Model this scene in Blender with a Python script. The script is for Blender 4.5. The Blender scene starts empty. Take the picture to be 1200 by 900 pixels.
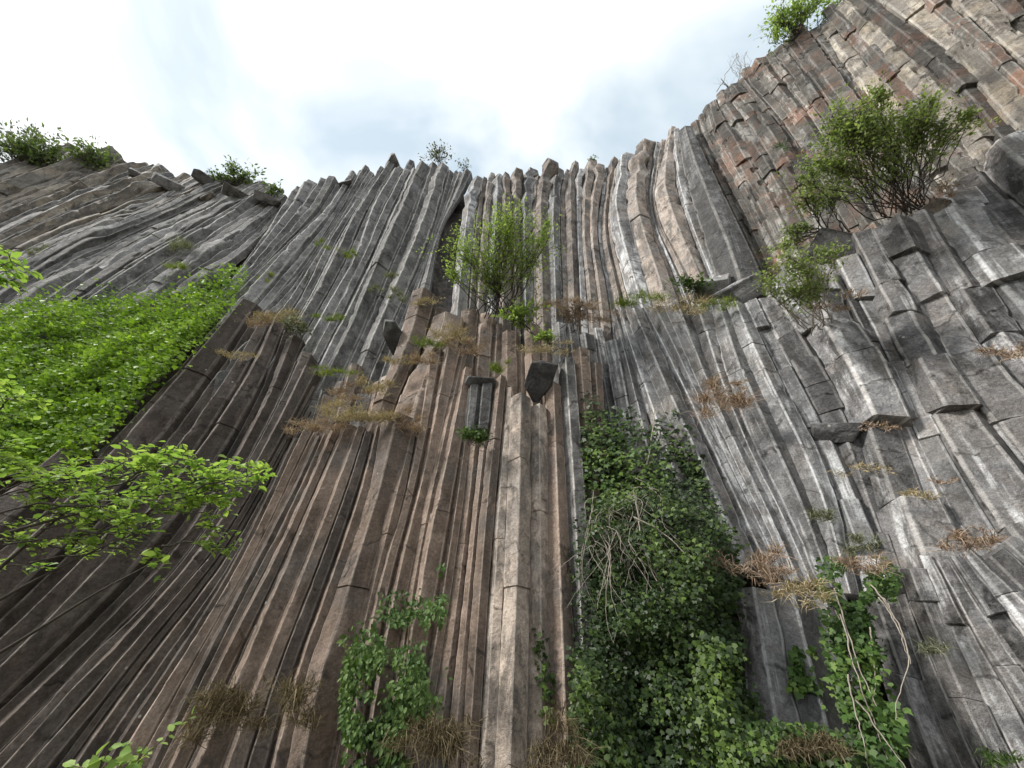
import bpy, bmesh, math, random
import numpy as np
from mathutils import Vector, Matrix

SEED = 11
rng = np.random.default_rng(SEED)
random.seed(SEED)
scene = bpy.context.scene
COL = scene.collection

# ------------------------------------------------------------------ camera model
PITCH = math.radians(35.0)
FPX = 451.0
CAM = np.array([0.0, 0.0, 1.6])
FW = np.array([0.0, math.cos(PITCH), math.sin(PITCH)])
UP = np.array([0.0, -math.sin(PITCH), math.cos(PITCH)])
RT = np.array([1.0, 0.0, 0.0])


def ray(uv):
    uv = np.atleast_2d(np.asarray(uv, float))
    x = (uv[:, 0] - 600) / FPX
    y = (450 - uv[:, 1]) / FPX
    return FW + x[:, None] * RT + y[:, None] * UP


def at(u, v, depth):
    return CAM + ray([(u, v)])[0] * depth


PH = np.radians([-180, -110, -86, -80, -75, -70, -60, -50, -40, -30, -20, -10, 0, 15, 30, 45, 60, 75, 90, 110, 180])
H0 = []
BT = []
for p in PH:
    d = math.degrees(p)
    if d <= 0:
        c = max(math.cos(p), math.cos(math.radians(74)))
        H0.append(8.0 / c)
        BT.append(0.15 / c)
    else:
        H0.append(np.interp(d, [0, 15, 30, 45, 60, 75, 90, 110, 180], [8, 8.3, 8.5, 8.8, 9.5, 11, 13, 16, 16]))
        BT.append(np.interp(d, [0, 15, 30, 45, 60, 75, 180], [.15, .15, .16, .17, .19, .2, .2]))


def hb(phi):
    return np.interp(phi, PH, H0), np.interp(phi, PH, BT)


def surf(uv, off=0.0):
    """point of the cliff face (pushed off metres towards the viewer) met by the line of sight through a picture point"""
    d = ray(uv)
    hl = np.hypot(d[:, 0], d[:, 1])
    te = d[:, 2] / hl
    phi = np.arctan2(d[:, 0], d[:, 1])
    h0, b = hb(phi)
    den = np.maximum(1 - b * te, 0.35)
    h = (h0 - off + b * CAM[2]) / den
    return CAM + d * (h / hl)[:, None]


def pxm(p):
    """metres per picture pixel at a point"""
    return float(np.dot(np.asarray(p) - CAM, FW)) / FPX


# ------------------------------------------------------------------ noise
def _hash(i, j, k, s):
    n = (i * 374761393 + j * 668265263 + k * 2147483647 + s * 974634777) & 0xFFFFFFFF
    n = ((n ^ (n >> 13)) * 1274126177) & 0xFFFFFFFF
    n = n ^ (n >> 16)
    return (n & 0xFFFF) / 32767.5 - 1.0


def vnoise(p, scale=1.0, seed=0):
    q = np.asarray(p, float) * scale
    f = np.floor(q)
    t = q - f
    t = t * t * (3 - 2 * t)
    i, j, k = (f[..., a].astype(np.int64) for a in range(3))
    out = 0
    for a in (0, 1):
        wa = t[..., 0] if a else 1 - t[..., 0]
        for b in (0, 1):
            wb = t[..., 1] if b else 1 - t[..., 1]
            for c in (0, 1):
                wc = t[..., 2] if c else 1 - t[..., 2]
                out = out + wa * wb * wc * _hash(i + a, j + b, k + c, seed)
    return out


# ------------------------------------------------------------------ mesh helpers
def make_mesh(name, verts, faces, mat=None, smooth=False, uvs=None, attrs=None, sharp=None):
    me = bpy.data.meshes.new(name)
    me.from_pydata(verts.tolist() if hasattr(verts, "tolist") else verts, [], faces)
    if uvs is not None:
        lay = me.uv_layers.new(name="UVMap")
        lay.data.foreach_set("uv", np.asarray(uvs, np.float32).ravel())
    for k, v in (attrs or {}).items():
        a = me.attributes.new(k, "FLOAT", "POINT")
        a.data.foreach_set("value", np.asarray(v, np.float32))
    if smooth:
        me.polygons.foreach_set("use_smooth", [True] * len(me.polygons))
    me.update()
    if sharp is not None:
        me.set_sharp_from_angle(angle=sharp)
    if mat:
        me.materials.append(mat)
    return me


def link(name, me, loc=None, parent=None):
    o = bpy.data.objects.new(name, me)
    COL.objects.link(o)
    if loc is not None:
        o.location = loc
    if parent is not None:
        o.parent = parent
    return o


def tag(o, label=None, cat=None, group=None, kind=None):
    if label:
        o["label"] = label
    if cat:
        o["category"] = cat
    if group:
        o["group"] = group
    if kind:
        o["kind"] = kind
    return o


# ------------------------------------------------------------------ node helpers
class N:
    def __init__(s, mat):
        s.t = mat.node_tree
        s.n = s.t.nodes
        s.l = s.t.links

    def add(s, typ, **kw):
        nd = s.n.new(typ)
        for k, v in kw.items():
            if k == "inp":
                for kk, vv in v.items():
                    s.put(nd, kk, vv)
            else:
                setattr(nd, k, v)
        return nd

    def put(s, nd, key, v):
        sock = nd.inputs[key]
        if isinstance(v, bpy.types.NodeSocket):
            s.l.new(v, sock)
        else:
            sock.default_value = v

    def noise(s, vec, scale, detail=4, rough=.55, dist=0.0):
        return s.add("ShaderNodeTexNoise", inp={"Vector": vec, "Scale": scale, "Detail": detail, "Roughness": rough, "Distortion": dist}).outputs["Fac"]

    def ramp(s, fac, a, b, c0=(0, 0, 0, 1), c1=(1, 1, 1, 1)):
        r = s.add("ShaderNodeValToRGB", inp={"Fac": fac})
        e = r.color_ramp.elements
        e[0].position, e[1].position = a, b
        e[0].color, e[1].color = c0, c1
        return r.outputs["Color"]

    def mix(s, fac, a, b, mode="MIX"):
        m = s.add("ShaderNodeMix", data_type="RGBA", blend_type=mode)
        m.clamp_factor = True
        s.put(m, 0, fac)
        s.put(m, 6, a)
        s.put(m, 7, b)
        return m.outputs[2]

    def math(s, op, a, b=0.0, c=None):
        m = s.add("ShaderNodeMath", operation=op)
        s.put(m, 0, a)
        s.put(m, 1, b)
        if c is not None:
            s.put(m, 2, c)
        return m.outputs[0]

    def mapping(s, vec, scale, loc=None):
        m = s.add("ShaderNodeMapping", inp={"Vector": vec, "Scale": scale})
        if loc is not None:
            s.put(m, "Location", loc)
        return m.outputs[0]


def rgb(r, g, b):
    return (r, g, b, 1.0)


def new_mat(name):
    m = bpy.data.materials.new(name)
    m.use_nodes = True
    m.node_tree.nodes.clear()
    return m, N(m)


def rock_mat(name, c0, c1, streak=(.55, .55, .55), streak_amt=.5, dark=(.035, .033, .03), dark_amt=.5,
             wear=(.42, .4, .37), wear_amt=.5, tintc=None, tint_amt=0., strata=0.0, speck=.25, vari=.5, bump=.75, crust=.55, mott=.6):
    m, g = new_mat(name)
    out = g.add("ShaderNodeOutputMaterial")
    bs = g.add("ShaderNodeBsdfPrincipled", inp={"Roughness": .85, "Specular IOR Level": .25})
    g.l.new(bs.outputs[0], out.inputs[0])
    pos = g.add("ShaderNodeNewGeometry").outputs["Position"]
    uv = g.add("ShaderNodeUVMap", uv_map="UVMap").outputs["UV"]
    rnd = g.add("ShaderNodeObjectInfo").outputs["Random"]
    r100 = g.math("MULTIPLY", rnd, 97.0)
    cmb = g.add("ShaderNodeCombineXYZ", inp={0: r100, 1: r100, 2: r100}).outputs[0]
    va = g.add("ShaderNodeVectorMath", operation="ADD", inp={0: uv, 1: cmb}).outputs[0]
    # broad patches of the stone's own colour
    big = g.noise(pos, .55, 5, .6, .4)
    col = g.mix(g.ramp(big, .35, .68), rgb(*c0), rgb(*c1))
    mid = g.noise(pos, 3.2, 5, .7)
    col = g.mix(g.math("MULTIPLY", g.ramp(mid, .45, .66), mott), col, rgb(*[min(1, x * 1.55) for x in c1]))
    if tintc:
        tn = g.noise(pos, .9, 4, .6, .6)
        col = g.mix(g.math("MULTIPLY", g.ramp(tn, .47, .64), tint_amt), col, rgb(*tintc))
    # water stains running along the column
    s1 = g.noise(g.mapping(va, (1.6, .16, 1)), 1.0, 4, .6, .5)
    col = g.mix(g.math("MULTIPLY", g.ramp(s1, .5, .7), dark_amt), col, rgb(*dark))
    s2 = g.noise(g.mapping(va, (2.6, .17, 1), (13, 5, 3)), 1.0, 5, .68, .5)
    brk = g.noise(pos, 1.7, 5, .65)
    sf = g.math("MULTIPLY", g.ramp(s2, .53, .61), g.ramp(brk, .42, .56))
    col = g.mix(g.math("MULTIPLY", sf, streak_amt), col, rgb(*streak))
    # black weathering crust in patches
    bl = g.noise(g.mapping(pos, (1, 1, .45), (4, 9, 2)), 1.5, 6, .72, .3)
    col = g.mix(g.math("MULTIPLY", g.ramp(bl, .5, .58), crust), col, rgb(*dark))
    # fine grain
    gr = g.noise(pos, 22.0, 4, .8)
    col = g.mix(.8, col, g.ramp(gr, .25, .8, rgb(.38, .38, .38), rgb(1.6, 1.6, 1.6)), "MULTIPLY")
    # worn pale arrises
    w = g.add("ShaderNodeAttribute", attribute_name="wear").outputs["Fac"]
    wn = g.noise(pos, 4.5, 6, .75)
    wf = g.math("MULTIPLY", g.ramp(w, .8, .97), g.ramp(wn, .32, .54))
    col = g.mix(g.math("MULTIPLY", wf, wear_amt), col, rgb(*wear))
    # lichen and guano specks
    vo = g.add("ShaderNodeTexVoronoi", inp={"Vector": pos, "Scale": 5.5, "Randomness": 1.0})
    near = g.ramp(vo.outputs["Distance"], .10, .16, rgb(1, 1, 1), rgb(0, 0, 0))
    pick = g.add("ShaderNodeSeparateColor", inp={0: vo.outputs["Color"]}).outputs[0]
    sp = g.math("MULTIPLY", near, g.math("GREATER_THAN", pick, 1 - speck * .35))
    spn = g.math("MULTIPLY", sp, g.ramp(g.noise(pos, .8, 3), .5, .62))
    col = g.mix(g.math("MULTIPLY", spn, .8), col, rgb(.6, .59, .55))
    # hairline cracks across the column
    vc = g.add("ShaderNodeTexVoronoi", feature="DISTANCE_TO_EDGE",
               inp={"Vector": g.add("ShaderNodeVectorMath", operation="ADD", inp={0: g.mapping(va, (.35, .55, 1)), 1: g.add("ShaderNodeVectorMath", operation="SCALE", inp={0: g.add("ShaderNodeTexNoise", inp={"Vector": pos, "Scale": 2.2, "Detail": 3}).outputs["Color"], "Scale": .3}).outputs[0]}).outputs[0], "Scale": 1.0})
    cr = g.ramp(vc.outputs["Distance"], .004, .02, rgb(1, 1, 1), rgb(0, 0, 0))
    col = g.mix(g.math("MULTIPLY", cr, g.math("MULTIPLY", g.ramp(brk, .45, .6), .7)), col, rgb(*dark))
    # every column a slightly different stone
    val = g.math("ADD", g.math("MULTIPLY", rnd, vari), 1 - vari * .5)
    tn_ = g.add("ShaderNodeAttribute", attribute_name="tone").outputs["Fac"]
    val = g.math("MULTIPLY", val, g.math("ADD", 1.0, tn_))
    hs = g.add("ShaderNodeHueSaturation", inp={"Hue": .5, "Saturation": 1.0, "Value": val, "Color": col})
    g.put(bs, "Base Color", hs.outputs[0])
    b1 = g.noise(pos, 4.0, 7, .74)
    b2 = g.noise(pos, 1.6, 3, .6)
    hgt = g.math("ADD", g.math("MULTIPLY", b1, .1), g.math("MULTIPLY", b2, .04))
    hgt = g.math("ADD", hgt, g.math("MULTIPLY", gr, .012))
    hgt = g.math("SUBTRACT", hgt, g.math("MULTIPLY", cr, .02))
    if strata:
        st = g.noise(g.mapping(va, (.9, 1.7, 1)), 1.0, 3, .55, .5)
        mk = g.ramp(g.noise(pos, .6, 2), .38, .55)
        hgt = g.math("ADD", hgt, g.math("MULTIPLY", g.math("MULTIPLY", st, mk), .09 * strata))
    bp = g.add("ShaderNodeBump", inp={"Strength": bump, "Distance": 1.0, "Height": hgt})
    g.put(bs, "Normal", bp.outputs[0])
    return m


ROCK = {
    "grey": rock_mat("grey_basalt", (0.136, 0.133, 0.133), (0.273, 0.265, 0.257), streak_amt=.28, wear_amt=.7, wear=(.6, .58, .55), dark_amt=.45, strata=.15),
    "greydark": rock_mat("dark_grey_basalt", (0.101, 0.099, 0.098), (0.213, 0.204, 0.196), streak_amt=.2, wear_amt=.8, wear=(.5, .48, .45), dark_amt=.5, strata=.15),
    "brown": rock_mat("brown_basalt", (0.137, 0.099, 0.075), (0.279, 0.211, 0.167), streak=(.45, .38, .32), streak_amt=.15, dark_amt=.3, crust=.3, mott=.4, wear=(.46, .38, .32), wear_amt=.6, tintc=(.13, .128, .125), tint_amt=.5),
    "brownshaded": rock_mat("shadowy_brown_basalt", (0.061, 0.048, 0.039), (0.139, 0.110, 0.093), streak=(.35, .32, .29), streak_amt=.2, dark=(.022, .02, .018), dark_amt=.4, crust=.4, mott=.4, wear=(.33, .29, .26), wear_amt=.55, tintc=(.11, .1, .09), tint_amt=.4, speck=.6),  # brown basalt with the shade of the lower left put into its colour
    "buff": rock_mat("buff_basalt", (0.290, 0.238, 0.195), (0.502, 0.416, 0.346), streak=(.5, .46, .42), streak_amt=.4, dark_amt=.35, wear=(.5, .45, .4), wear_amt=.45, tintc=(.2, .19, .18), tint_amt=.5, vari=.25),
    "knobby": rock_mat("weathered_basalt", (0.157, 0.129, 0.110), (0.320, 0.269, 0.230), streak=(.55, .53, .5), streak_amt=.4, dark_amt=.6, wear_amt=.35, tintc=(.18, .185, .19), tint_amt=.5, strata=.2),
    "streaky": rock_mat("lime_streaked_basalt", (0.126, 0.126, 0.129), (0.245, 0.242, 0.241), streak=(.72, .73, .74), streak_amt=.65, dark_amt=.6, wear_amt=.55, wear=(.62, .62, .62), tintc=(.24, .2, .165), tint_amt=.45, strata=.25),
    "blocky": rock_mat("fractured_basalt", (0.090, 0.089, 0.093), (0.211, 0.206, 0.204), streak=(.7, .7, .7), streak_amt=.6, dark_amt=.4, wear_amt=.6, wear=(.5, .48, .46), tintc=(.23, .19, .155), tint_amt=.4, strata=1.0, bump=.9, crust=.7),
    "rust": rock_mat("rusty_basalt", (0.081, 0.073, 0.064), (0.147, 0.136, 0.119), streak=(.62, .61, .58), streak_amt=.5, dark_amt=.5, wear_amt=.35, tintc=(.22, .115, .075), tint_amt=.75, strata=.5, bump=.9, crust=.35),
    "tan": rock_mat("tan_beds", (0.113, 0.096, 0.081), (0.204, 0.186, 0.162), streak=(.6, .55, .45), streak_amt=.4, dark_amt=.45, wear_amt=.35, tintc=(.36, .29, .2), tint_amt=.45, strata=.5, bump=.7),
    "backing": rock_mat("backing_rock", (0.106, 0.092, 0.082), (0.224, 0.198, 0.178), streak_amt=.25, dark_amt=.5, wear_amt=0, strata=.3),
    "block": rock_mat("dark_block_rock", (0.042, 0.041, 0.042), (0.083, 0.081, 0.079), streak_amt=.2, dark_amt=.3, wear_amt=.3, vari=.3),
}


def leaf_mat(name, c0, c1, c2, trans=.35, gloss=.55, spec=.25):
    m, g = new_mat(name)
    out = g.add("ShaderNodeOutputMaterial")
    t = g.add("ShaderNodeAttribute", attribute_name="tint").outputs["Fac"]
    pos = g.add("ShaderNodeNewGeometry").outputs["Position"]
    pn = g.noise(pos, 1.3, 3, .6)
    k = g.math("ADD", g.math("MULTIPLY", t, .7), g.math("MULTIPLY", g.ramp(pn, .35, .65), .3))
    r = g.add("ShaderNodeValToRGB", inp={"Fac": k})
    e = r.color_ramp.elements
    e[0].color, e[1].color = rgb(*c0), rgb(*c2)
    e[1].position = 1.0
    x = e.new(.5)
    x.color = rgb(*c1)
    bs = g.add("ShaderNodeBsdfPrincipled", inp={"Base Color": r.outputs[0], "Roughness": gloss, "Specular IOR Level": spec})
    tr = g.add("ShaderNodeBsdfTranslucent", inp={"Color": g.mix(1.0, r.outputs[0], rgb(1.25, 1.35, .7), "MULTIPLY")})
    mx = g.add("ShaderNodeMixShader", inp={0: trans, 1: bs.outputs[0], 2: tr.outputs[0]})
    g.l.new(mx.outputs[0], out.inputs[0])
    return m


def plain_mat(name, c0, c1, scale=12.0, rough=.85):
    m, g = new_mat(name)
    out = g.add("ShaderNodeOutputMaterial")
    pos = g.add("ShaderNodeNewGeometry").outputs["Position"]
    nz = g.noise(pos, scale, 6, .7)
    col = g.mix(g.ramp(nz, .3, .7), rgb(*c0), rgb(*c1))
    bs = g.add("ShaderNodeBsdfPrincipled", inp={"Base Color": col, "Roughness": rough})
    g.put(bs, "Normal", g.add("ShaderNodeBump", inp={"Strength": .5, "Distance": .03, "Height": nz}).outputs[0])
    g.l.new(bs.outputs[0], out.inputs[0])
    return m


LEAF = {
    "creeper": leaf_mat("creeper_leaf", (.07, .14, .016), (.21, .34, .03), (.37, .52, .07), .38),
    "tree": leaf_mat("fresh_tree_leaf", (.12, .22, .05), (.26, .39, .095), (.45, .56, .18), .4),
    "ivy": leaf_mat("ivy_leaf", (.008, .017, .004), (.02, .040, .008), (.10, .155, .028), .12, .5, .25),
    "ivylight": leaf_mat("young_ivy_leaf", (.02, .045, .01), (.05, .1, .018), (.15, .22, .045), .2),
    "nettle": leaf_mat("climber_leaf", (.025, .055, .012), (.06, .115, .025), (.14, .21, .06), .25),
    "bush": leaf_mat("ledge_bush_leaf", (.12, .18, .045), (.24, .33, .085), (.38, .47, .16), .45),
    "shrub": leaf_mat("shrub_leaf", (.10, .145, .045), (.19, .25, .08), (.33, .39, .16), .42),
    "skyline": leaf_mat("skyline_leaf", (.07, .11, .04), (.13, .185, .06), (.22, .28, .11), .3),
    "dull": leaf_mat("dull_leaf", (.08, .09, .065), (.14, .155, .11), (.22, .23, .17), .2),
    "straw": leaf_mat("straw_blade", (.2, .15, .085), (.38, .31, .19), (.55, .47, .32), .15, .8, .1),
    "rust": leaf_mat("rusty_blade", (.2, .13, .095), (.34, .245, .18), (.48, .39, .3), .15, .8, .1),
    "dead": leaf_mat("dead_grass_blade", (.06, .047, .03), (.14, .11, .065), (.27, .22, .14), .1, .8, .1),
    "greygreen": leaf_mat("grey_green_leaf", (.09, .1, .06), (.17, .18, .11), (.4, .4, .32), .2, .8, .1),
    "grass": leaf_mat("grass_blade", (.07, .12, .02), (.16, .22, .04), (.32, .32, .1), .25, .8, .1),
}
BARK = plain_mat("bark", (.035, .028, .022), (.09, .075, .06))
TWIG = plain_mat("dry_twig", (.2, .17, .14), (.42, .37, .31))
REDBARK = plain_mat("brown_stem", (.09, .06, .04), (.17, .12, .085))
SOIL = plain_mat("soil_and_litter", (.05, .042, .03), (.13, .11, .07), 3.0)

# ------------------------------------------------------------------ rock columns
ORD = ("first second third fourth fifth sixth seventh eighth ninth tenth eleventh twelfth thirteenth fourteenth fifteenth sixteenth "
       "seventeenth eighteenth nineteenth twentieth").split()
TENS = {20: "twenty", 30: "thirty", 40: "forty"}


def ordinal(n):
    if n <= 20:
        return ORD[n - 1]
    if n % 10 == 0:
        return {30: "thirtieth", 40: "fortieth"}[n]
    return TENS[n // 10 * 10] + "-" + ORD[n % 10 - 1]


def resample(poly, n=48):
    p = np.asarray(poly, float)
    # smooth the traced polyline, then even spacing
    for _ in range(2):
        q = [p[0]]
        for a, b in zip(p[:-1], p[1:]):
            q += [a * .75 + b * .25, a * .25 + b * .75]
        q.append(p[-1])
        p = np.array(q)
    s = np.r_[0, np.cumsum(np.hypot(*np.diff(p, axis=0).T))]
    t = np.linspace(0, s[-1], n)
    return np.c_[np.interp(t, s, p[:, 0]), np.interp(t, s, p[:, 1])]


def build_column(name, cl, cr, off, mat, joint=2.5, wavy=0.0, wavy_pow=2.0, jag=.12, rough=.03, blocky=0.0, prot=0.0, depth=1.0, seed=0, over=1.27, topcut=.25, rot=None, crisp=False):
    r = np.random.default_rng(seed)
    PL, PR = surf(cl, off), surf(cr, off)
    C = (PL + PR) / 2
    seg = np.linalg.norm(np.diff(C, axis=0), axis=1)
    s = np.r_[0, np.cumsum(seg)]
    L = s[-1]
    S = PR - PL
    T = np.gradient(C, axis=0)
    T /= np.linalg.norm(T, axis=1)[:, None]
    W = S - (S * T).sum(1)[:, None] * T
    wid = np.linalg.norm(W, axis=1)
    W /= wid[:, None]
    NN = np.cross(W, T)
    wm = float(np.median(wid))
    # segments between natural joints
    cuts = [0.0]
    while cuts[-1] < L:
        cuts.append(cuts[-1] + joint * r.uniform(.5, 1.6))
    cuts[-1] = L
    if len(cuts) > 2 and cuts[-1] - cuts[-2] < .3 * joint:
        cuts.pop(-2)
    ss, sc, ow, on, tw, ta, tb_, tone = [], [], [], [], [], [], [], []
    jt = r.uniform(-1, 1, (len(cuts), 2)) * (.05 + .55 * blocky)
    jt[0] = 0
    rot0 = 0.0 if rot is None else rot
    gx = gy = 0.0
    for qi, (a, b) in enumerate(zip(cuts[:-1], cuts[1:])):
        step = min(.2, max(.10, wm * .3))
        n = max(3, int((b - a) / step))
        q = np.linspace(a + .012, b - .012, n)
        q = np.r_[a + .004, q, b - .004]
        k = np.ones(len(q))
        k[0] = k[-1] = .93 if blocky else .955
        sgl = 1 + r.uniform(-1, 1) * (.03 + .12 * blocky)
        gx = r.uniform(-1, 1) * wm * (.01 + .2 * blocky)
        gy = r.uniform(-1, 1) * wm * (.02 + .5 * blocky)
        ss.append(q)
        sc.append(k * sgl)
        tone.append(np.full(len(q), r.uniform(-1, 1) * (.12 + .75 * blocky)))
        ow.append(np.full(len(q), gx))
        on.append(np.full(len(q), gy))
        x_ = (q - a) / (b - a)
        ta.append(jt[qi, 0] * (1 - x_) + jt[qi + 1, 0] * x_)
        tb_.append(jt[qi, 1] * (1 - x_) + jt[qi + 1, 1] * x_)
        tw.append(np.full(len(q), rot0 + r.uniform(-1, 1) * (.015 + .5 * blocky)))
    ss, sc, ow, on, tw, ta, tb_, tone = map(np.concatenate, (ss, sc, ow, on, tw, ta, tb_, tone))
    I = lambda arr: np.stack([np.interp(ss, s, arr[:, k]) for k in range(3)], 1)
    c, w3, n3, t3 = I(C), I(W), I(NN), I(T)
    wd = np.interp(ss, s, wid)
    if wavy:
        tt = (ss / L) ** wavy_pow
        wl = max(.8, wm * 1.5)
        z = np.zeros_like(ss)
        a1 = vnoise(np.c_[ss / wl, z + seed * 3.7, z], 1, 1)
        a2 = vnoise(np.c_[ss / wl, z + seed * 3.7, z + 50], 1, 2)
        a3 = vnoise(np.c_[ss / wl * 1.1, z + seed * 3.7, z + 90], 1, 3)
        ow = ow + a1 * wd * .45 * wavy * tt
        on = on + a2 * wd * .8 * wavy * tt
        sc = sc * (1 + .3 * wavy * a3 * tt)
    c = c + w3 * ow[:, None] + n3 * (on + prot)[:, None]
    # six-sided section with uneven corners
    ns = int(r.choice([5, 5, 6, 6, 6]))
    # mostly an arris towards the open air, sometimes a flat face
    first = np.pi / 2 + (r.uniform(-.3, .3) if r.random() < .62 else np.pi / ns + r.uniform(-.2, .2))
    if crisp:
        ns = 6
        first = np.pi / 2 + .12 + r.uniform(-.2, .2)
    ang = first + (np.arange(ns) + r.uniform(-.16, .16, ns) * (.5 if crisp else 1)) / ns * 2 * np.pi
    rad = r.uniform(.9, 1.08, ns)
    px, py = np.cos(ang) * rad, np.sin(ang) * rad
    px = px / (px.max() - px.min()) * over
    py = py / (py.max() - py.min()) * over * depth
    ringx, ringy, wear = [], [], []
    fr = (.05, .36, .64, .95)
    for i in range(ns):
        j = (i + 1) % ns
        for f in fr:
            ringx.append(px[i] * (1 - f) + px[j] * f)
            ringy.append(py[i] * (1 - f) + py[j] * f)
            wear.append(1.0 if f in (.05, .95) else 0.0)
    ringx, ringy, wear = map(np.array, (ringx, ringy, wear))
    K, M = len(ringx), len(ss)
    ca, sa = np.cos(tw), np.sin(tw)
    rx = ringx[None] * ca[:, None] - ringy[None] * sa[:, None]
    ry = ringx[None] * sa[:, None] + ringy[None] * ca[:, None]
    size = (wd * sc)[:, None]
    V = c[:, None] + w3[:, None] * (rx * size)[..., None] + n3[:, None] * (ry * size)[..., None]
    V = V + t3[:, None] * ((rx * ta[:, None] + ry * tb_[:, None]) * size)[..., None]
    rad_dir = w3[:, None] * rx[..., None] + n3[:, None] * ry[..., None]
    rad_dir /= np.linalg.norm(rad_dir, axis=2)[..., None] + 1e-9
    amp = rough * (vnoise(V, 1.1, 5) * 1.0 + vnoise(V, 3.3, 6) * .5) + .010 * vnoise(V, 8, 7)
    chip = np.clip(vnoise(V, 2.3, 9) + .5 * vnoise(V, 7, 10) - .3, 0, 1) * wear[None] * jag * np.minimum(1, wd[:, None])
    V = V + rad_dir * (amp - chip)[..., None]
    # broken top: tilt the last rings
    tilt = r.uniform(-1, 1, 2) * topcut
    last = V[-1] - c[-1]
    V[-1] += t3[-1] * ((last @ w3[-1]) * tilt[0] + (last @ n3[-1]) * tilt[1] + vnoise(V[-1], 3, 4) * wm * .12)[:, None]
    V = V.reshape(-1, 3)
    base = c[0].copy()
    idx = np.arange(M * K).reshape(M, K)
    a, b = idx[:-1], idx[1:]
    F = np.stack([a, np.roll(a, -1, 1), np.roll(b, -1, 1), b], -1).reshape(-1, 4)
    # uv in metres along and round the column
    per = np.r_[0, np.cumsum(np.hypot(np.diff(np.r_[ringx, ringx[0]]), np.diff(np.r_[ringy, ringy[0]])))] * wm
    ua = np.tile(per[:-1], (M - 1, 1))
    ub = np.tile(per[1:], (M - 1, 1))
    va = np.tile(ss[:-1, None], (1, K))
    vb = np.tile(ss[1:, None], (1, K))
    UVq = np.stack([np.stack([ua, va], -1), np.stack([ub, va], -1), np.stack([ub, vb], -1), np.stack([ua, vb], -1)], 2).reshape(-1, 2)
    faces = F.tolist()
    top = V[idx[-1]].mean(0) + t3[-1] * wm * .05
    V = np.vstack([V, top])
    ti = len(V) - 1
    cap = [[int(idx[-1, k]), int(idx[-1, (k + 1) % K]), ti] for k in range(K)]
    bot = [idx[0, ::-1].tolist()]
    uvcap = np.array([[ringx[q % K] * wm, L + ringy[q % K] * wm] if q != ti else [0, L] for f in cap for q in f])
    uvbot = np.array([[ringx[q % K] * wm, ringy[q % K] * wm] for q in bot[0]])
    uvs = np.vstack([UVq, uvcap, uvbot])
    wr = np.r_[np.tile(wear, M), 0]
    wr[idx[0]] = 1
    wr[idx[-1]] = 1
    me = make_mesh(name, V - base, faces + cap + bot, mat, True, uvs, {"wear": wr, "tone": np.r_[np.repeat(tone, K), tone[-1]]}, math.radians(32))
    ev = np.empty(len(me.edges) * 2, np.int32)
    me.edges.foreach_get("vertices", ev)
    ev = ev.reshape(-1, 2)
    inner = (ev < M * K).all(1)
    ka, kb = ev[:, 0] % K, ev[:, 1] % K
    hard = inner & (ka == kb) & (wear[ka] > .5)
    sh = me.attributes.get("sharp_edge") or me.attributes.new("sharp_edge", "BOOLEAN", "EDGE")
    cur = np.zeros(len(me.edges), bool)
    sh.data.foreach_get("value", cur)
    sh.data.foreach_set("value", cur | hard)
    return link(name, me, base)


def region(guides, counts, off, mat, row, group, adj, jitter=.25, top=(0, .05), bottom=(0, 0), offs=None, depth_var=.22, special=None, name="basalt_column", prots=None, **kw):
    """columns between traced guide lines; the label counts along the row from its left end"""
    G = [resample(g) for g in guides]
    bounds = []
    for i, n in enumerate(counts):
        fr = np.arange(n + 1) / n
        if n > 1:
            fr[1:-1] += rng.uniform(-jitter, jitter, n - 1) / n
        for f in (fr if i == len(counts) - 1 else fr[:-1]):
            bounds.append((i + f, G[i] * (1 - f) + G[i + 1] * f))
    tot = len(bounds) - 1
    out = []
    for k in range(tot):
        (ga, a), (gb, b) = bounds[k], bounds[k + 1]
        t1 = 1 - rng.uniform(*top)
        t0 = rng.uniform(*bottom) if bottom[1] > 0 else 0
        n = len(a)
        q = np.linspace(t0, t1, n) * (n - 1)
        rs = lambda c: np.c_[np.interp(q, np.arange(n), c[:, 0]), np.interp(q, np.arange(n), c[:, 1])]
        gm = (ga + gb) / 2
        o = off if offs is None else float(np.interp(gm, np.arange(len(offs)), offs))
        mt = mat(gm, k) if callable(mat) else mat
        aa, bb = rs(a), rs(b)
        wpx = np.median(np.hypot(*(bb - aa).T))
        wm = wpx * pxm(surf(aa[n // 2][None], o)[0])
        pr = (rng.uniform(-1, 1) * depth_var * 1.0 * min(wm, 1.2)) + (.12 if kw.get("crisp") else .28) * float(vnoise(np.array([[k * .37 + len(row), 7.3, 1.1]]), 1, 91)[0])
        if prots and k in prots:
            pr = prots[k]
        obj = build_column(name, aa, bb, o, ROCK[mt], prot=pr, seed=int(rng.integers(1, 99999)), **kw)
        ad = adj(gm) if callable(adj) else adj
        lab = f"{ordinal(k + 1)} {ad} column from the left in the {row}"
        if special and k in special:
            lab = special[k]
        tag(obj, lab, "rock column", group, "thing")
        out.append(obj)
    return out


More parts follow.
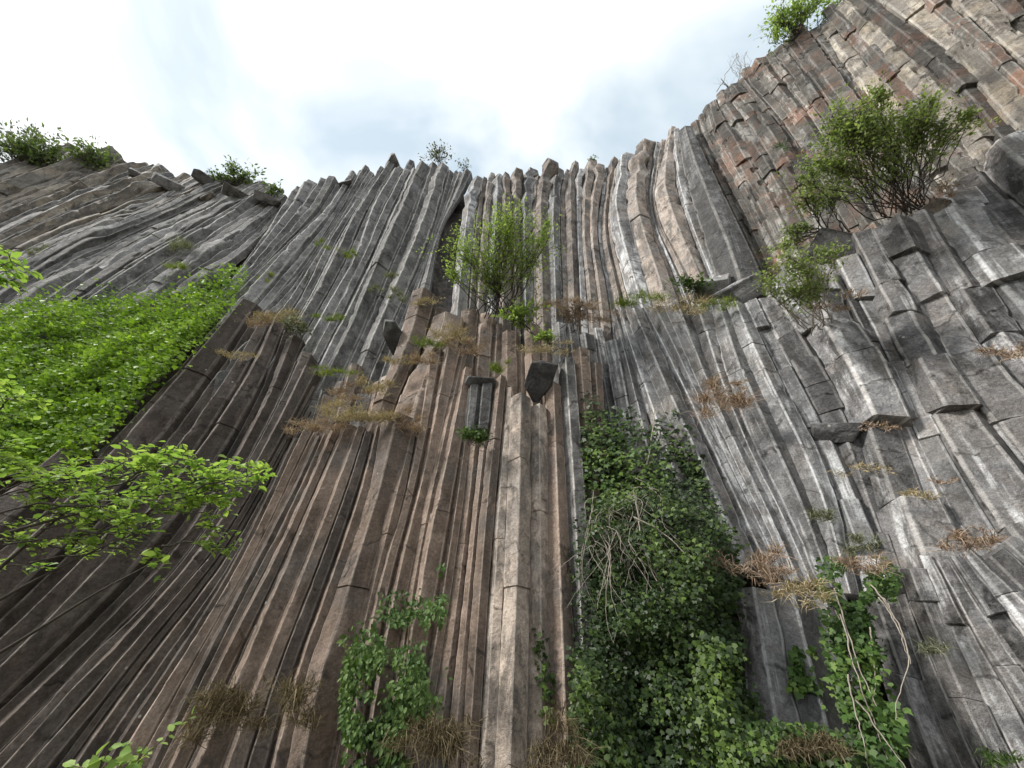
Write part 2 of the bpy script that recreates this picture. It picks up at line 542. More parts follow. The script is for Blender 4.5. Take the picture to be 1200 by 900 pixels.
# ---- far left wall: flat-lying looking columns
A = [[(120, 410), (215, 345), (272, 302), (312, 266), (349, 226)],
     [(-20, 395), (60, 335), (140, 288), (230, 250), (305, 214)],
     [(-80, 345), (0, 300), (80, 265), (150, 243), (222, 205)],
     [(-90, 292), (0, 250), (60, 226), (112, 207), (160, 196)],
     [(-100, 240), (0, 203), (40, 190), (85, 178)]]
region(A[::-1], [7, 9, 12, 11], 0, lambda g, k: "tan" if g < 1.2 or (g < 2.6 and k % 2) else ("greydark" if k % 3 else "grey"), "slanting far left wall",
       "slanting columns of the far left wall", lambda g: "brownish" if g < 1.2 else "grey", top=(0, .04), joint=3.0, wavy=.2, wavy_pow=1.2, blocky=.12, jag=.35, rough=.025)
# ---- upper left-of-centre wall
U = [[(200, 400), (240, 370), (290, 310), (325, 262), (347, 226)],
     [(60, 575), (100, 533), (197, 432), (297, 335), (345, 285), (375, 255), (400, 211)],
     [(170, 530), (227, 447), (307, 377), (355, 317), (385, 270), (426, 199)],
     [(240, 520), (300, 430), (350, 360), (380, 297), (410, 247), (448, 196)],
     [(290, 530), (350, 430), (390, 357), (417, 310), (437, 250), (470, 194)],
     [(340, 530), (385, 440), (413, 380), (443, 307), (470, 250), (493, 195)],
     [(400, 530), (430, 450), (455, 390), (487, 323), (507, 270), (525, 199)],
     [(470, 470), (490, 420), (503, 350), (515, 273), (540, 233), (553, 207)]]
region(U, [4, 4, 3, 4, 3, 3, 4], 0, lambda g, k: "greydark" if (k * 7) % 5 < 2 else "grey", "long grey wall left of the ledge bush",
       "long grey columns below the left skyline", "grey", top=(0, .035), joint=3.2, wavy=.2, wavy_pow=3, blocky=.05, jag=.2, rough=.006, depth_var=.16, depth=1.5, crisp=True, over=1.2)
# ---- wavy wall behind the ledge bush and on to the red wall
Cg = [[(522, 440), (528, 400), (538, 300), (546, 243), (557, 207)],
      [(600, 440), (600, 300), (600, 205)],
      [(644, 430), (643, 340), (640, 233), (653, 203)],
      [(680, 430), (677, 340), (673, 233), (677, 196)],
      [(718, 430), (712, 350), (697, 280), (705, 220), (710, 189)],
      [(758, 430), (738, 350), (715, 267), (722, 217), (730, 186)],
      [(812, 420), (785, 340), (753, 247), (758, 200), (763, 171)],
      [(846, 415), (812, 330), (767, 250), (777, 200), (783, 157)],
      [(880, 415), (843, 330), (807, 220), (798, 165), (795, 145)]]
region(Cg, [5, 4, 3, 3, 3, 2, 3, 2], 0, lambda g, k: "knobby" if k % 3 else "streaky", "wavy wall above the ledge bush",
       "wavy columns below the central skyline", "knobbly", top=(0, .05), joint=3.2, wavy=.6, wavy_pow=3, jag=.25, rough=.012, depth_var=.2, depth=1.45, crisp=True, over=1.2)
Gg = [[(850, 370), (843, 330), (807, 220), (798, 165), (795, 145)],
      [(905, 370), (890, 322), (827, 190), (812, 157), (808, 136)],
      [(950, 370), (925, 310), (873, 207), (840, 157), (833, 123)],
      [(1030, 350), (987, 290), (947, 217), (913, 157), (870, 113), (860, 98)],
      [(1075, 300), (1050, 270), (1000, 200), (967, 143), (915, 77), (903, 56)],
      [(1140, 270), (1110, 235), (1067, 187), (1013, 110), (965, 43), (950, 24)],
      [(1230, 195), (1200, 165), (1133, 87), (1077, 43), (1020, 0), (1000, -18)],
      [(1330, 160), (1290, 125), (1200, 50), (1130, -20), (1090, -75)],
      [(1400, 60), (1330, 20), (1250, -60), (1190, -130)]]
region(Gg[:2], [1], 0, "block", "rusty wall", "broad rusty columns of the upper right wall", "dark", prots={0: .3}, top=(.08, .09), joint=9, jag=.15, rough=.01, depth=.9, over=1.1, crisp=True,
       special={0: "long dark slab-like column where the wavy wall meets the reddish wall"})
region(Gg[1:], [3, 3, 4, 4, 4, 3, 2], 0, lambda g, k: "rust" if g < 4 or k % 2 else "tan", "rusty wall up to the highest skyline",
       "broad rusty columns of the upper right wall", "broad", top=(0, .05), joint=2.2, wavy=.1, wavy_pow=2.5, blocky=.36, jag=.55, rough=.035, depth_var=.16, over=1.45, depth=.8)
# ---- grassy-ledge wall with pale lime streaks
E = [[(770, 680), (760, 620), (748, 520), (735, 450), (716, 364)],
     [(850, 670), (817, 567), (780, 487), (745, 400), (733, 361)],
     [(915, 680), (853, 547), (787, 413), (757, 359)],
     [(960, 690), (925, 605), (890, 540), (853, 447), (833, 362)],
     [(1005, 705), (973, 567), (910, 447), (867, 353)]]
region(E, [2, 2, 3, 2], .8, lambda g, k: "streaky", "wall under the grassy ledge", "white-streaked columns under the grassy ledge",
       "white-streaked", top=(0, .03), joint=3.4, wavy=.0, blocky=.06, jag=.22, rough=.012, depth_var=.16, depth=1.3, crisp=True)
# ---- right wall, fractured
Fg = [[(1005, 705), (973, 567), (910, 447), (867, 353)],
      [(1095, 830), (1030, 660), (987, 540), (893, 367), (878, 328)],
      [(1170, 890), (1087, 740), (1040, 620), (1005, 500), (930, 370), (915, 345)],
      [(1250, 890), (1160, 740), (1090, 600), (1040, 473), (987, 377), (950, 308)],
      [(1300, 810), (1200, 665), (1120, 540), (1050, 400), (1003, 300), (985, 264)],
      [(1310, 690), (1200, 560), (1117, 447), (1077, 367), (1033, 300), (1016, 256)],
      [(1330, 600), (1200, 480), (1103, 343), (1062, 262)],
      [(1340, 450), (1200, 320), (1130, 228), (1110, 200)],
      [(1350, 340), (1200, 225), (1165, 188)],
      [(1360, 260), (1250, 170), (1210, 140)]]
region(Fg, [1, 1, 1, 2, 1, 1, 2, 1, 1], .75, lambda g, k: "blocky" if k % 4 else "streaky", "fractured grey wall on the right",
       "fractured columns of the right wall", "blocky", top=(0, .05), joint=1.25, blocky=.46, jag=.2, rough=.022, depth_var=.16, over=1.5, depth=.9)
# ---- lower right pillars
Hg = [[(1105, 960), (1043, 790), (1012, 700)],
      [(1145, 940), (1080, 790), (1040, 668)],
      [(1210, 940), (1130, 780), (1077, 648)],
      [(1280, 910), (1170, 755), (1100, 645)],
      [(1320, 840), (1200, 715), (1137, 652)],
      [(1340, 780), (1210, 650), (1180, 625)]]
region(Hg, [1, 2, 2, 2, 2], 1.35, "blocky", "cracked dark tier at the lower right", "cracked columns of the lower right tier",
       "cracked", top=(0, .05), joint=.95, blocky=.42, jag=.2, rough=.025, over=1.4, depth_var=.2, depth=.75)
# ---- smooth faces between the big ivy and the bramble
Kg = [[(900, 960), (880, 800), (866, 690)],
      [(960, 950), (920, 780), (902, 684)],
      [(1010, 940), (960, 760), (938, 684)],
      [(1060, 950), (1012, 790), (985, 690)]]
region(Kg, [1, 1, 1], 1.3, "streaky", "low tier beside the big ivy", "smooth low columns beside the ivy", "smooth grey",
       top=(0, .05), joint=4, jag=.15, rough=.05, depth_var=.15)
# ---- short columns of the middle ledges
Mg = [[(400, 590), (440, 500), (470, 425), (488, 356)],
      [(468, 520), (490, 450), (512, 400), (522, 352)],
      [(545, 520), (552, 450), (557, 400), (562, 354)],
      [(607, 500), (606, 450), (605, 386)],
      [(650, 500), (650, 430), (648, 384)],
      [(712, 500), (700, 430), (690, 368)],
      [(765, 600), (738, 450), (717, 362)]]
region(Mg, [2, 2, 3, 3, 3, 2], .42, lambda g, k: "brown" if g < 4 else "streaky", "stepped tier under the ledge bush",
       "short columns of the middle ledges", "short", top=(0, .25), joint=1.8, blocky=.06, jag=.3, rough=.012, crisp=True, depth_var=.35)
# ---- stumps of the dry ledge
M2 = [[(318, 560), (345, 480), (362, 436)],
      [(395, 560), (415, 480), (428, 428)],
      [(480, 560), (492, 470), (502, 408)]]
region(M2, [5, 5], .25, lambda g, k: ("brown", "greydark", "brown", "buff")[k % 4], "stumps rising behind the long dry ledge", "column stumps of the dry ledge", "broken-off",
       top=(0, .35), joint=1.6, blocky=.06, crisp=True, jag=.35, rough=.012, depth_var=.35, depth=1.2)
# ---- dark fan of the lower left
Lg = [[(-260, 690), (-110, 560), (30, 450), (150, 372), (235, 332)],
      [(-150, 760), (-20, 650), (60, 575), (170, 462), (270, 358)],
      [(-80, 905), (0, 837), (100, 743), (180, 663), (253, 560), (310, 455), (338, 376)],
      [(30, 925), (150, 770), (213, 700), (263, 640), (303, 575), (350, 490), (375, 442)],
      [(110, 925), (147, 860), (240, 722), (290, 635), (345, 517), (357, 497)],
      [(165, 925), (253, 750), (323, 620), (378, 500)],
      [(225, 925), (320, 710), (367, 600), (412, 493)],
      [(340, 925), (363, 800), (398, 700), (437, 580), (452, 498)]]
region(Lg, [6, 6, 5, 4, 3, 4, 4], None, lambda g, k: "brownshaded" if g < 4.4 else ("brown" if k % 3 else "brownshaded"), "dark fan sweeping down to the lower left",
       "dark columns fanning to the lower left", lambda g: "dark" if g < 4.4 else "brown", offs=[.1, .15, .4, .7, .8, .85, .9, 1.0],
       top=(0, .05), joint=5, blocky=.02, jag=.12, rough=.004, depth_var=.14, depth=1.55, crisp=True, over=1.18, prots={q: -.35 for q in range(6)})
# ---- tall brown columns in the lower centre
Dg = [[(340, 925), (363, 800), (398, 700), (437, 580), (452, 498)],
      [(385, 925), (443, 640), (475, 540), (488, 494)],
      [(395, 925), (440, 690), (480, 570), (506, 404)],
      [(440, 925), (483, 660), (520, 500), (543, 402)],
      [(495, 925), (530, 700), (548, 560), (556, 462)],
      [(540, 925), (560, 647), (575, 510), (582, 462)],
      [(560, 925), (577, 647), (590, 500), (596, 428)],
      [(581, 925), (594, 647), (600, 464)],
      [(616, 925), (620, 647), (621, 463)],
      [(645, 925), (641, 647), (640, 478)],
      [(680, 925), (667, 647), (655, 422)],
      [(703, 925), (690, 640), (672, 412)],
      [(740, 925), (715, 600), (705, 424)]]
region(Dg, [1, 1, 2, 3, 2, 1, 1, 1, 1, 1, 1, 2], None, lambda g, k: {11: "buff", 12: "buff", 10: "buff", 14: "greydark"}.get(k, "brown"),
       "tall brown tier of the lower centre", "tall brown columns of the lower centre", "brown", offs=[1.0, 1.05, 1.1, 1.1, 1.0, 1.1, 1.25, 1.35, 1.3, 1.1, 1.25, 1.1, 1.0],
       top=(0, .025), joint=3.6, blocky=.04, jag=.14, rough=.004, depth_var=.2, depth=1.5, crisp=True, over=1.16,
       special={12: "foremost pale flat-faced column standing straight in the lower centre", 14: "straight grey column with cross joints beside the big dark ivy",
                11: "tall buff column topping just above the foremost pale column"})


# ------------------------------------------------------------------ cliff mass behind the columns, plateau above
SKY = [(-400, 150), (-200, 180), (0, 199), (80, 200), (150, 207), (230, 207), (300, 222), (343, 228), (385, 213), (425, 202), (460, 196), (520, 200), (560, 210),
       (600, 205), (650, 203), (700, 190), (730, 187), (783, 158), (830, 128), (860, 103), (903, 60), (950, 28), (1000, -5), (1090, -72), (1190, -130)]
sp = surf(SKY, 0)
sphi = np.arctan2(sp[:, 0], sp[:, 1])
o_ = np.argsort(sphi)
sphi, sz = sphi[o_], np.clip(sp[o_, 2], 15, 32)


def cliff_mass():
    phis = np.radians(np.linspace(-120, 120, 321))
    nz = 110
    zt = np.interp(phis, sphi, sz) - .9
    t = np.linspace(0, 1, nz)
    Z = -.6 + t[:, None] * (zt[None] + .6)
    h0, b = hb(phis)
    h = h0[None] + b[None] * Z + .75 - .75 * np.clip((phis - .55) / .3, 0, 1)[None] * np.clip((11.5 - Z) / 3, 0, 1)
    P = np.stack([h * np.sin(phis), h * np.cos(phis), Z], -1)
    out = np.stack([np.sin(phis), np.cos(phis), 0 * phis], -1)
    P = P + out[None] * (vnoise(P, .5, 31) * .35 + vnoise(P, 1.6, 32) * .15)[..., None]
    rows = [P]
    for dh in (1.5, 5, 15, 45, 120):
        q = P[-1] + out * dh
        q[:, 2] = zt + vnoise(q, .2, 33) * .5 + min(dh, 15) * .01
        rows.append(q[None])
    P = np.concatenate(rows)
    m, k = P.shape[:2]
    idx = np.arange(m * k).reshape(m, k)
    F = np.stack([idx[:-1, :-1], idx[:-1, 1:], idx[1:, 1:], idx[1:, :-1]], -1).reshape(-1, 4)
    uvg = np.stack([np.tile(phis * 10, (m, 1)), P[..., 2]], -1).reshape(-1, 2)
    me = make_mesh("cliff", P.reshape(-1, 3), F.tolist(), ROCK["backing"], True, uvg[F.ravel()])
    tag(link("cliff", me), "basalt cliff mass behind the columns with a plateau on top", kind="structure")


cliff_mass()


def ground():
    phis = np.linspace(-math.pi, math.pi, 145)
    rad = np.r_[0.01, np.arange(1, 14, .5), 16, 20, 30, 60, 150, 500, 2500]
    PP, RR = np.meshgrid(phis, rad)
    h0, _ = hb(PP)
    front = np.abs(PP) < math.radians(112)
    dz = np.clip((RR - (h0 - 3.4)) / 3.0, 0, 1)
    z = np.where(front, dz * dz * (3 - 2 * dz) * (.8 * np.exp(-((PP - .22) / .42) ** 2) - .12), 0)
    P = np.stack([RR * np.sin(PP), RR * np.cos(PP), z], -1)
    P[..., 2] += vnoise(P, .7, 41) * .12 * (RR < 20)
    m, k = P.shape[:2]
    idx = np.arange(m * k).reshape(m, k)
    F = np.stack([idx[:-1, :-1], idx[:-1, 1:], idx[1:, 1:], idx[1:, :-1]], -1).reshape(-1, 4)
    me = make_mesh("ground", P.reshape(-1, 3), F[:, ::-1].tolist(), SOIL, True)
    tag(link("ground", me), "earthy ground rising to the cliff foot", kind="structure")


ground()


# ------------------------------------------------------------------ loose blocks
def rock_block(u, v, wpx, hpx, off, label, mat="block", name="rock_block", roll=0.0, thick=.7, seed=1, group=None, pts=None):
    r = np.random.default_rng(seed)
    P = surf([(u, v)], off - .22)[0]
    k = pxm(P)
    bm = bmesh.new()
    if pts is None:
        for _ in range(16):
            d = r.normal(size=3)
            d = np.sign(d) * np.abs(d) ** .28
            d /= np.abs(d).max()
            d *= r.uniform(.8, 1)
            bm.verts.new(d)
    else:
        for (a, b) in pts:
            for s in (-1, 1):
                q = r.uniform(.82, 1.0)
                bm.verts.new((a * q, s * r.uniform(.75, 1), b * q))
    res = bmesh.ops.convex_hull(bm, input=bm.verts)
    bmesh.ops.delete(bm, geom=[g for g in res["geom_interior"] if isinstance(g, bmesh.types.BMVert)], context="VERTS")
    bmesh.ops.bevel(bm, geom=list(bm.edges), offset=.035, segments=1, affect="EDGES")
    bmesh.ops.triangulate(bm, faces=bm.faces)
    bmesh.ops.subdivide_edges(bm, edges=[e for e in bm.edges if e.calc_length() > .3], cuts=2, use_grid_fill=True)
    f = P - CAM
    f /= np.linalg.norm(f)
    x = np.cross(f, UP)
    x /= np.linalg.norm(x)
    z = np.cross(x, f)
    c, s = math.cos(roll), math.sin(roll)
    X, Z = x * c + z * s, z * c - x * s
    V = np.array([vv.co[:] for vv in bm.verts])
    V = V * np.array([wpx * k / 2, thick * (wpx + hpx) * k / 4, hpx * k / 2])
    W = V[:, :1] * X + V[:, 1:2] * f + V[:, 2:3] * Z
    W += (vnoise(W + P, 2.2, 51) * .035 * (wpx + hpx) * k / 2)[:, None] * (W / (np.linalg.norm(W, axis=1)[:, None] + 1e-6))
    for vv, w in zip(bm.verts, W):
        vv.co = w
    bmesh.ops.recalc_face_normals(bm, faces=bm.faces)
    me = bpy.data.meshes.new(name)
    bm.to_mesh(me)
    bm.free()
    uvl = me.uv_layers.new(name="UVMap")
    for lp in me.loops:
        co = me.vertices[lp.vertex_index].co
        uvl.data[lp.index].uv = (co.x + co.y, co.z)
    me.polygons.foreach_set("use_smooth", [True] * len(me.polygons))
    me.set_sharp_from_angle(angle=math.radians(13))
    me.materials.append(ROCK[mat])
    return tag(link(name, me, P), label, "rock", group)


rock_block(460, 396, 28, 46, 1.0, "dark pointed loose block leaning against grey columns above the dry ledge", roll=-.2, seed=3,
           pts=[(-1, .9), (-.2, 1), (1, .3), (1, -.3), (.4, -1), (-1, .1)])
rock_block(632, 447, 34, 54, 1.5, "dark wedge-shaped broken block tipped above a short column", roll=-.28, seed=5,
           pts=[(-.9, .7), (-.3, 1), (1, 1), (.9, -.1), (.3, -1), (-.1, -1), (-1, -.4)])
rock_block(981, 507, 54, 25, 1.1, "dark overhanging square block sticking out of the right wall", roll=.06, seed=7)
rock_block(461, 197, 34, 36, .1, "small pointed rock peak on the skyline left of the bare bush", "grey", roll=0, seed=9,
           pts=[(-1, -1), (1, -1), (.1, 1), (-.15, .9), (-.7, -.2), (.7, -.3)])
for q_, lab_ in (([(551, 508), (555, 480), (557, 455)], "left one of the two short dark columns broken off above the cushion plant"), ([(566, 507), (569, 480), (571, 454)], "right one of the two short dark columns broken off above the cushion plant")):
    g_ = resample(q_, 24)
    tag(build_column("basalt_column", g_ - [7, 0], g_ + [7, 0], 1.3, ROCK["block"], joint=1.2, jag=.15, rough=.015, seed=len(lab_) * 7), lab_, "rock column", "tall brown columns of the lower centre", "thing")
rock_block(564, 448, 40, 14, 1.55, "dark ragged capstone over the pair of short broken columns", seed=11, roll=-.1)
rock_block(835, 343, 48, 34, .95, "greenish grey angular boulder resting on the end of the grassy ledge", "streaky", seed=13, roll=.2)
rock_block(868, 345, 52, 36, 1.0, "brown-topped boulder wedged beside the long dark slab-like column", "blocky", seed=15, roll=.35)
rock_block(985, 292, 66, 56, 1.2, "dark square-cut block below the shrubs on the right wall", "block", seed=17, roll=-.5)
rock_block(1085, 250, 44, 20, 1.0, "narrow tilted stone under the trunk of the right wall shrub", "tan", seed=18, roll=.5)
rock_block(513, 888, 30, 40, 2.9, "mossy boulder at the cliff foot under the climbing plant", "greydark", seed=19)
rock_block(1112, 655, 42, 20, 1.5, "rounded grey boulder on top of the lower right tier", "grey", seed=20, roll=-.1)
rock_block(1182, 650, 50, 24, 1.5, "bigger pale boulder at the right end of the lower right tier", "streaky", seed=22, roll=-.1)
for i, (u, v, w, h, ro) in enumerate([(172, 207, 40, 17, -.35), (202, 213, 44, 19, -.3), (248, 211, 46, 20, -.42), (282, 226, 44, 20, -.35), (312, 228, 34, 16, -.3), (224, 222, 22, 12, .7), (244, 227, 20, 13, .7), (378, 219, 22, 12, .4), (405, 210, 18, 10, .4)]):
    rock_block(u, v + 5, w * .9, h * .7, .6, f"{ordinal(i + 1)} dark capstone from the left along the broken left skyline", "greydark" if i not in (5, 6) else "tan", seed=30 + i, roll=ro, group="capstones along the left skyline", name="capstone")


# ------------------------------------------------------------------ foliage
IVY = np.array([(0, 0, 0), (.42, .12, .05), (.5, .45, .0), (.2, .62, .06), (0, 1.0, -.05), (-.2, .62, .06), (-.5, .45, .0), (-.42, .12, .05), (0, .4, .03)])
IVYF = [(0, 1, 8), (1, 2, 8), (2, 3, 8), (3, 4, 8), (4, 5, 8), (5, 6, 8), (6, 7, 8), (7, 0, 8)]
OVAL = np.array([(0, 0, 0), (.28, .32, .07), (.22, .7, .06), (0, 1.0, -.06), (-.22, .7, .06), (-.28, .32, .07), (0, .45, 0)])
OVALF = [(0, 1, 6), (1, 2, 6), (2, 3, 6), (3, 4, 6), (4, 5, 6), (5, 0, 6)]
SMALL = np.array([(0, 0, 0), (.25, .45, .06), (0, 1.0, 0), (-.25, .45, .06)])
SMALLF = [(0, 1, 2), (0, 2, 3)]
SHAPES = {"ivy": (IVY, IVYF), "oval": (OVAL, OVALF), "small": (SMALL, SMALLF)}


def unit(a):
    return a / (np.linalg.norm(a, axis=-1, keepdims=True) + 1e-9)


def leaves_mesh(name, P, Nrm, Ydir, size, mat, shape="oval", r=rng, tint=None):
    tv, tf = SHAPES[shape]
    n = len(P)
    Z = unit(Nrm)
    Y = unit(Ydir - (Ydir * Z).sum(1)[:, None] * Z)
    X = np.cross(Y, Z)
    V = (P[:, None] + (X[:, None] * tv[None, :, :1] + Y[:, None] * tv[None, :, 1:2] + Z[:, None] * tv[None, :, 2:]) * size[:, None, None]).reshape(-1, 3)
    k = len(tv)
    F = (np.array(tf)[None] + (np.arange(n) * k)[:, None, None]).reshape(-1, 3)
    t = r.uniform(0, 1, n) if tint is None else tint
    base = P.mean(0)
    me = make_mesh(name, V - base, F.tolist(), mat, True, None, {"tint": np.repeat(np.clip(t, 0, 1), k)})
    return me, base


class Tubes:
    def __init__(s, sides=5):
        s.v, s.f, s.k = [], [], sides

    def add(s, pts, r0, r1):
        pts = np.asarray(pts, float)
        n = len(pts)
        T = unit(np.gradient(pts, axis=0))
        ref = np.array([.3, .9, .2])
        A_ = unit(np.cross(T, ref))
        B_ = np.cross(T, A_)
        a = np.arange(s.k) / s.k * 2 * np.pi
        rr = np.linspace(r0, r1, n)
        ring = pts[:, None] + (A_[:, None] * np.cos(a)[None, :, None] + B_[:, None] * np.sin(a)[None, :, None]) * rr[:, None, None]
        o = len(s.v)
        s.v += ring.reshape(-1, 3).tolist()
        for i in range(n - 1):
            for j in range(s.k):
                j2 = (j + 1) % s.k
                s.f.append((o + i * s.k + j, o + i * s.k + j2, o + (i + 1) * s.k + j2, o + (i + 1) * s.k + j))

    def build(s, name, mat, parent, base):
        me = make_mesh(name, np.array(s.v) - base, s.f, mat, True)
        return link(name, me, None, parent)


def wobble(a, b, n=10, amp=.1, r=rng, sag=0.0):
    a, b = np.asarray(a, float), np.asarray(b, float)
    t = np.linspace(0, 1, n)[:, None]
    L = np.linalg.norm(b - a)
    p = a * (1 - t) + b * t
    off = np.cumsum(r.normal(size=(n, 3)), 0)
    off = off - t * off[-1]
    return p + off * amp * L / n - np.array([0, 0, 1]) * sag * L * (t * (1 - t)) * 4


def empty(name, loc):
    o = bpy.data.objects.new(name, None)
    COL.objects.link(o)
    o.location = loc
    o.empty_display_size = .2
    return o


def in_poly(uv, poly):
    x, y = uv[:, 0], uv[:, 1]
    p = np.asarray(poly, float)
    ins = np.zeros(len(uv), bool)
    j = len(p) - 1
    for i in range(len(p)):
        c = ((p[i, 1] > y) != (p[j, 1] > y)) & (x < (p[j, 0] - p[i, 0]) * (y - p[i, 1]) / (p[j, 1] - p[i, 1] + 1e-9) + p[i, 0])
        ins ^= c
        j = i
    return ins


def poly_points(poly, n, r, fuzz=10, clump=.0, cs=.04, seed=0):
    p = np.asarray(poly, float)
    lo, hi = p.min(0), p.max(0)
    out = []
    tot = 0
    while tot < n:
        q = r.uniform(lo, hi, (n * 2, 2))
        jq = q + r.normal(size=q.shape) * fuzz
        ok = in_poly(jq, poly)
        if clump:
            dn = vnoise(np.c_[q * cs, np.full(len(q), seed * 1.7)], 1, 61) + .5 * vnoise(np.c_[q * cs * 2.7, np.full(len(q), seed * 1.7)], 1, 62)
            ok &= dn > (r.uniform(-1, 1, len(q)) * .35 - .75 + clump)
        out.append(q[ok])
        tot += ok.sum()
        if len(out) > 60:
            break
    return np.concatenate(out)[:n]


def creeper(name, label, cat, poly, n, off, thick, size, mat, shape="ivy", clump=.4, fuzz=10, stems=(), stem_mat=BARK, parts=(), seed=0, down=1.0, stem_r=(.02, .008)):
    """leaves hugging the rock in front of the columns, in overlapping clumps, with the stems that carry them"""
    r = np.random.default_rng(seed + 100)
    groups = [(poly, n, mat, size, off, thick, "foliage")] + list(parts)
    base = surf([np.mean(poly, 0)], off)[0]
    root = empty(name, base)
    tag(root, label, cat)
    for (pl, nn, mt, sz, of, th, nm) in groups:
        uv = poly_points(pl, nn, r, fuzz, clump, .035, seed)
        P0 = surf(uv, 0)
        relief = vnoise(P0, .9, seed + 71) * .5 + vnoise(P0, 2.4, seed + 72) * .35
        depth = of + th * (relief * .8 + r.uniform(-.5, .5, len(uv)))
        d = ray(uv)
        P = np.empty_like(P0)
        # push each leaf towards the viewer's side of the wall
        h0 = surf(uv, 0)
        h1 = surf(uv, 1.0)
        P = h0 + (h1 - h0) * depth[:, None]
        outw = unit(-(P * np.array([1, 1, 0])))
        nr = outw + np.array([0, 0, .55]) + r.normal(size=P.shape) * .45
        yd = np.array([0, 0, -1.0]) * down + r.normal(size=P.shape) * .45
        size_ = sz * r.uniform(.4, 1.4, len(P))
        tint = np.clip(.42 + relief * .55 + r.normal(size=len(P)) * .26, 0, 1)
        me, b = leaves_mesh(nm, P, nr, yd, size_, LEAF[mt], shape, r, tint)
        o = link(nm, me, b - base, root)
    if stems:
        tb = Tubes()
        for st in stems:
            q = resample(st[0], 26)
            P = surf(q, st[1])
            P = P + np.cumsum(r.normal(size=P.shape), 0) * .006
            tb.add(P, *(st[2] if len(st) > 2 else stem_r))
        tb.build("stem", stem_mat, root, base)
    return root


# bright creeper sheet on the left
CP = [(-60, 385), (40, 352), (110, 345), (175, 352), (235, 333), (290, 308), (275, 350), (235, 390), (190, 432), (150, 470), (112, 512), (92, 532), (40, 545), (-60, 560)]
creeper("climbing_creeper", "bright green sheet of creeper covering the rock above the left tree branches", "creeper", CP, 28000, 1.35, .8, .1, "creeper", clump=.08, fuzz=8, seed=1,
        stems=[([(120, 520), (170, 455), (230, 390)], .55), ([(20, 540), (80, 470), (150, 400)], .6)])
# big dark ivy right of centre
IV = [(690, 478), (735, 470), (775, 500), (800, 555), (835, 575), (862, 615), (880, 690), (872, 760), (890, 830), (930, 860), (1000, 880), (1020, 930), (660, 930), (672, 840), (682, 740), (676, 640), (674, 560)]
IVD = [(690, 590), (745, 575), (800, 560), (825, 575), (850, 620), (864, 690), (858, 760), (880, 830), (900, 930), (665, 930), (675, 840), (682, 740), (678, 650)]
IVL = [(682, 490), (735, 475), (765, 505), (790, 560), (760, 600), (705, 600), (684, 560)]
IVM = [(840, 855), (920, 845), (990, 870), (1025, 930), (840, 930)]
tw = []
rr_ = np.random.default_rng(5)
for i in range(64):
    u0, v0 = rr_.uniform(695, 765), rr_.uniform(560, 640)
    u1, v1 = u0 + rr_.normal() * 30 + 6, v0 + rr_.uniform(30, 130)
    tw.append(([(u0, v0), (u0 * .75 + u1 * .25 + rr_.normal() * 14, v0 * .8 + v1 * .2 - 10 * rr_.random()), (u0 * .4 + u1 * .6 + rr_.normal() * 12, v0 * .4 + v1 * .6), (u1, v1)], 2.1 + rr_.uniform(-.3, .35), (.006, .002)))
tw += [([(742, 605), (775, 620), (812, 655)], 2.5, (.014, .005)), ([(745, 585), (748, 640), (775, 690)], 2.4, (.012, .005)), ([(700, 600), (735, 570), (760, 545), (765, 480)], 1.5, (.02, .008))]
creeper("ivy", "big dark glossy ivy hanging down the cliff right of the tall brown columns", "ivy", IVD, 30000, 1.7, 1.2, .058, "ivy", clump=.12, fuzz=9, seed=2, stems=tw, stem_mat=TWIG,
        parts=[(IVL, 700, "ivylight", .08, 1.5, .8, "foliage"), (IVL, 1300, "ivy", .085, 1.3, .6, "foliage"), (IVM, 2200, "ivylight", .05, 2.2, .8, "foliage"), (IVM, 5500, "ivy", .05, 2.2, .8, "foliage"),
               ([(680, 455), (700, 460), (712, 560), (690, 560)], 260, "ivy", .1, 1.4, .3, "foliage"), ([(770, 480), (790, 500), (830, 570), (800, 580)], 420, "ivy", .1, 1.2, .3, "foliage")])
# climber in the lower centre
CL = [(440, 735), (470, 690), (488, 712), (520, 690), (526, 735), (515, 790), (505, 820), (480, 850), (455, 900), (415, 930), (405, 880), (400, 800), (412, 765)]
creeper("climbing_plant", "leafy green climber on the foot of the brown columns in the lower centre", "climber", CL, 3200, 1.6, .8, .066, "nettle", "oval", clump=.8, fuzz=12, seed=3,
        parts=[([(400, 760), (450, 735), (470, 790), (430, 850), (400, 830)], 700, "ivylight", .07, 1.75, .5, "foliage"), ([(420, 840), (500, 820), (500, 930), (410, 930)], 1400, "ivy", .07, 1.6, .4, "foliage"),
               ([(512, 660), (524, 665), (520, 720), (512, 720)], 60, "nettle", .08, 1.4, .2, "foliage")],
        stems=[([(470, 930), (465, 830), (480, 740), (470, 690)], 1.5), ([(430, 930), (425, 850), (440, 770)], 1.6), ([(500, 840), (490, 870), (478, 900)], 1.9, (.009, .003)), ([(510, 760), (518, 700), (522, 665)], 1.45, (.009, .003))], stem_mat=REDBARK)
creeper("climbing_vine", "thin ivy shoot on the narrow gap beside the foremost pale column", "vine", [(622, 740), (634, 735), (650, 800), (652, 850), (638, 850), (630, 790)], 130, 1.45, .15, .07, "ivy", clump=.3, fuzz=4, seed=14,
        stems=[([(640, 860), (640, 800), (626, 745)], 1.4, (.009, .003))])
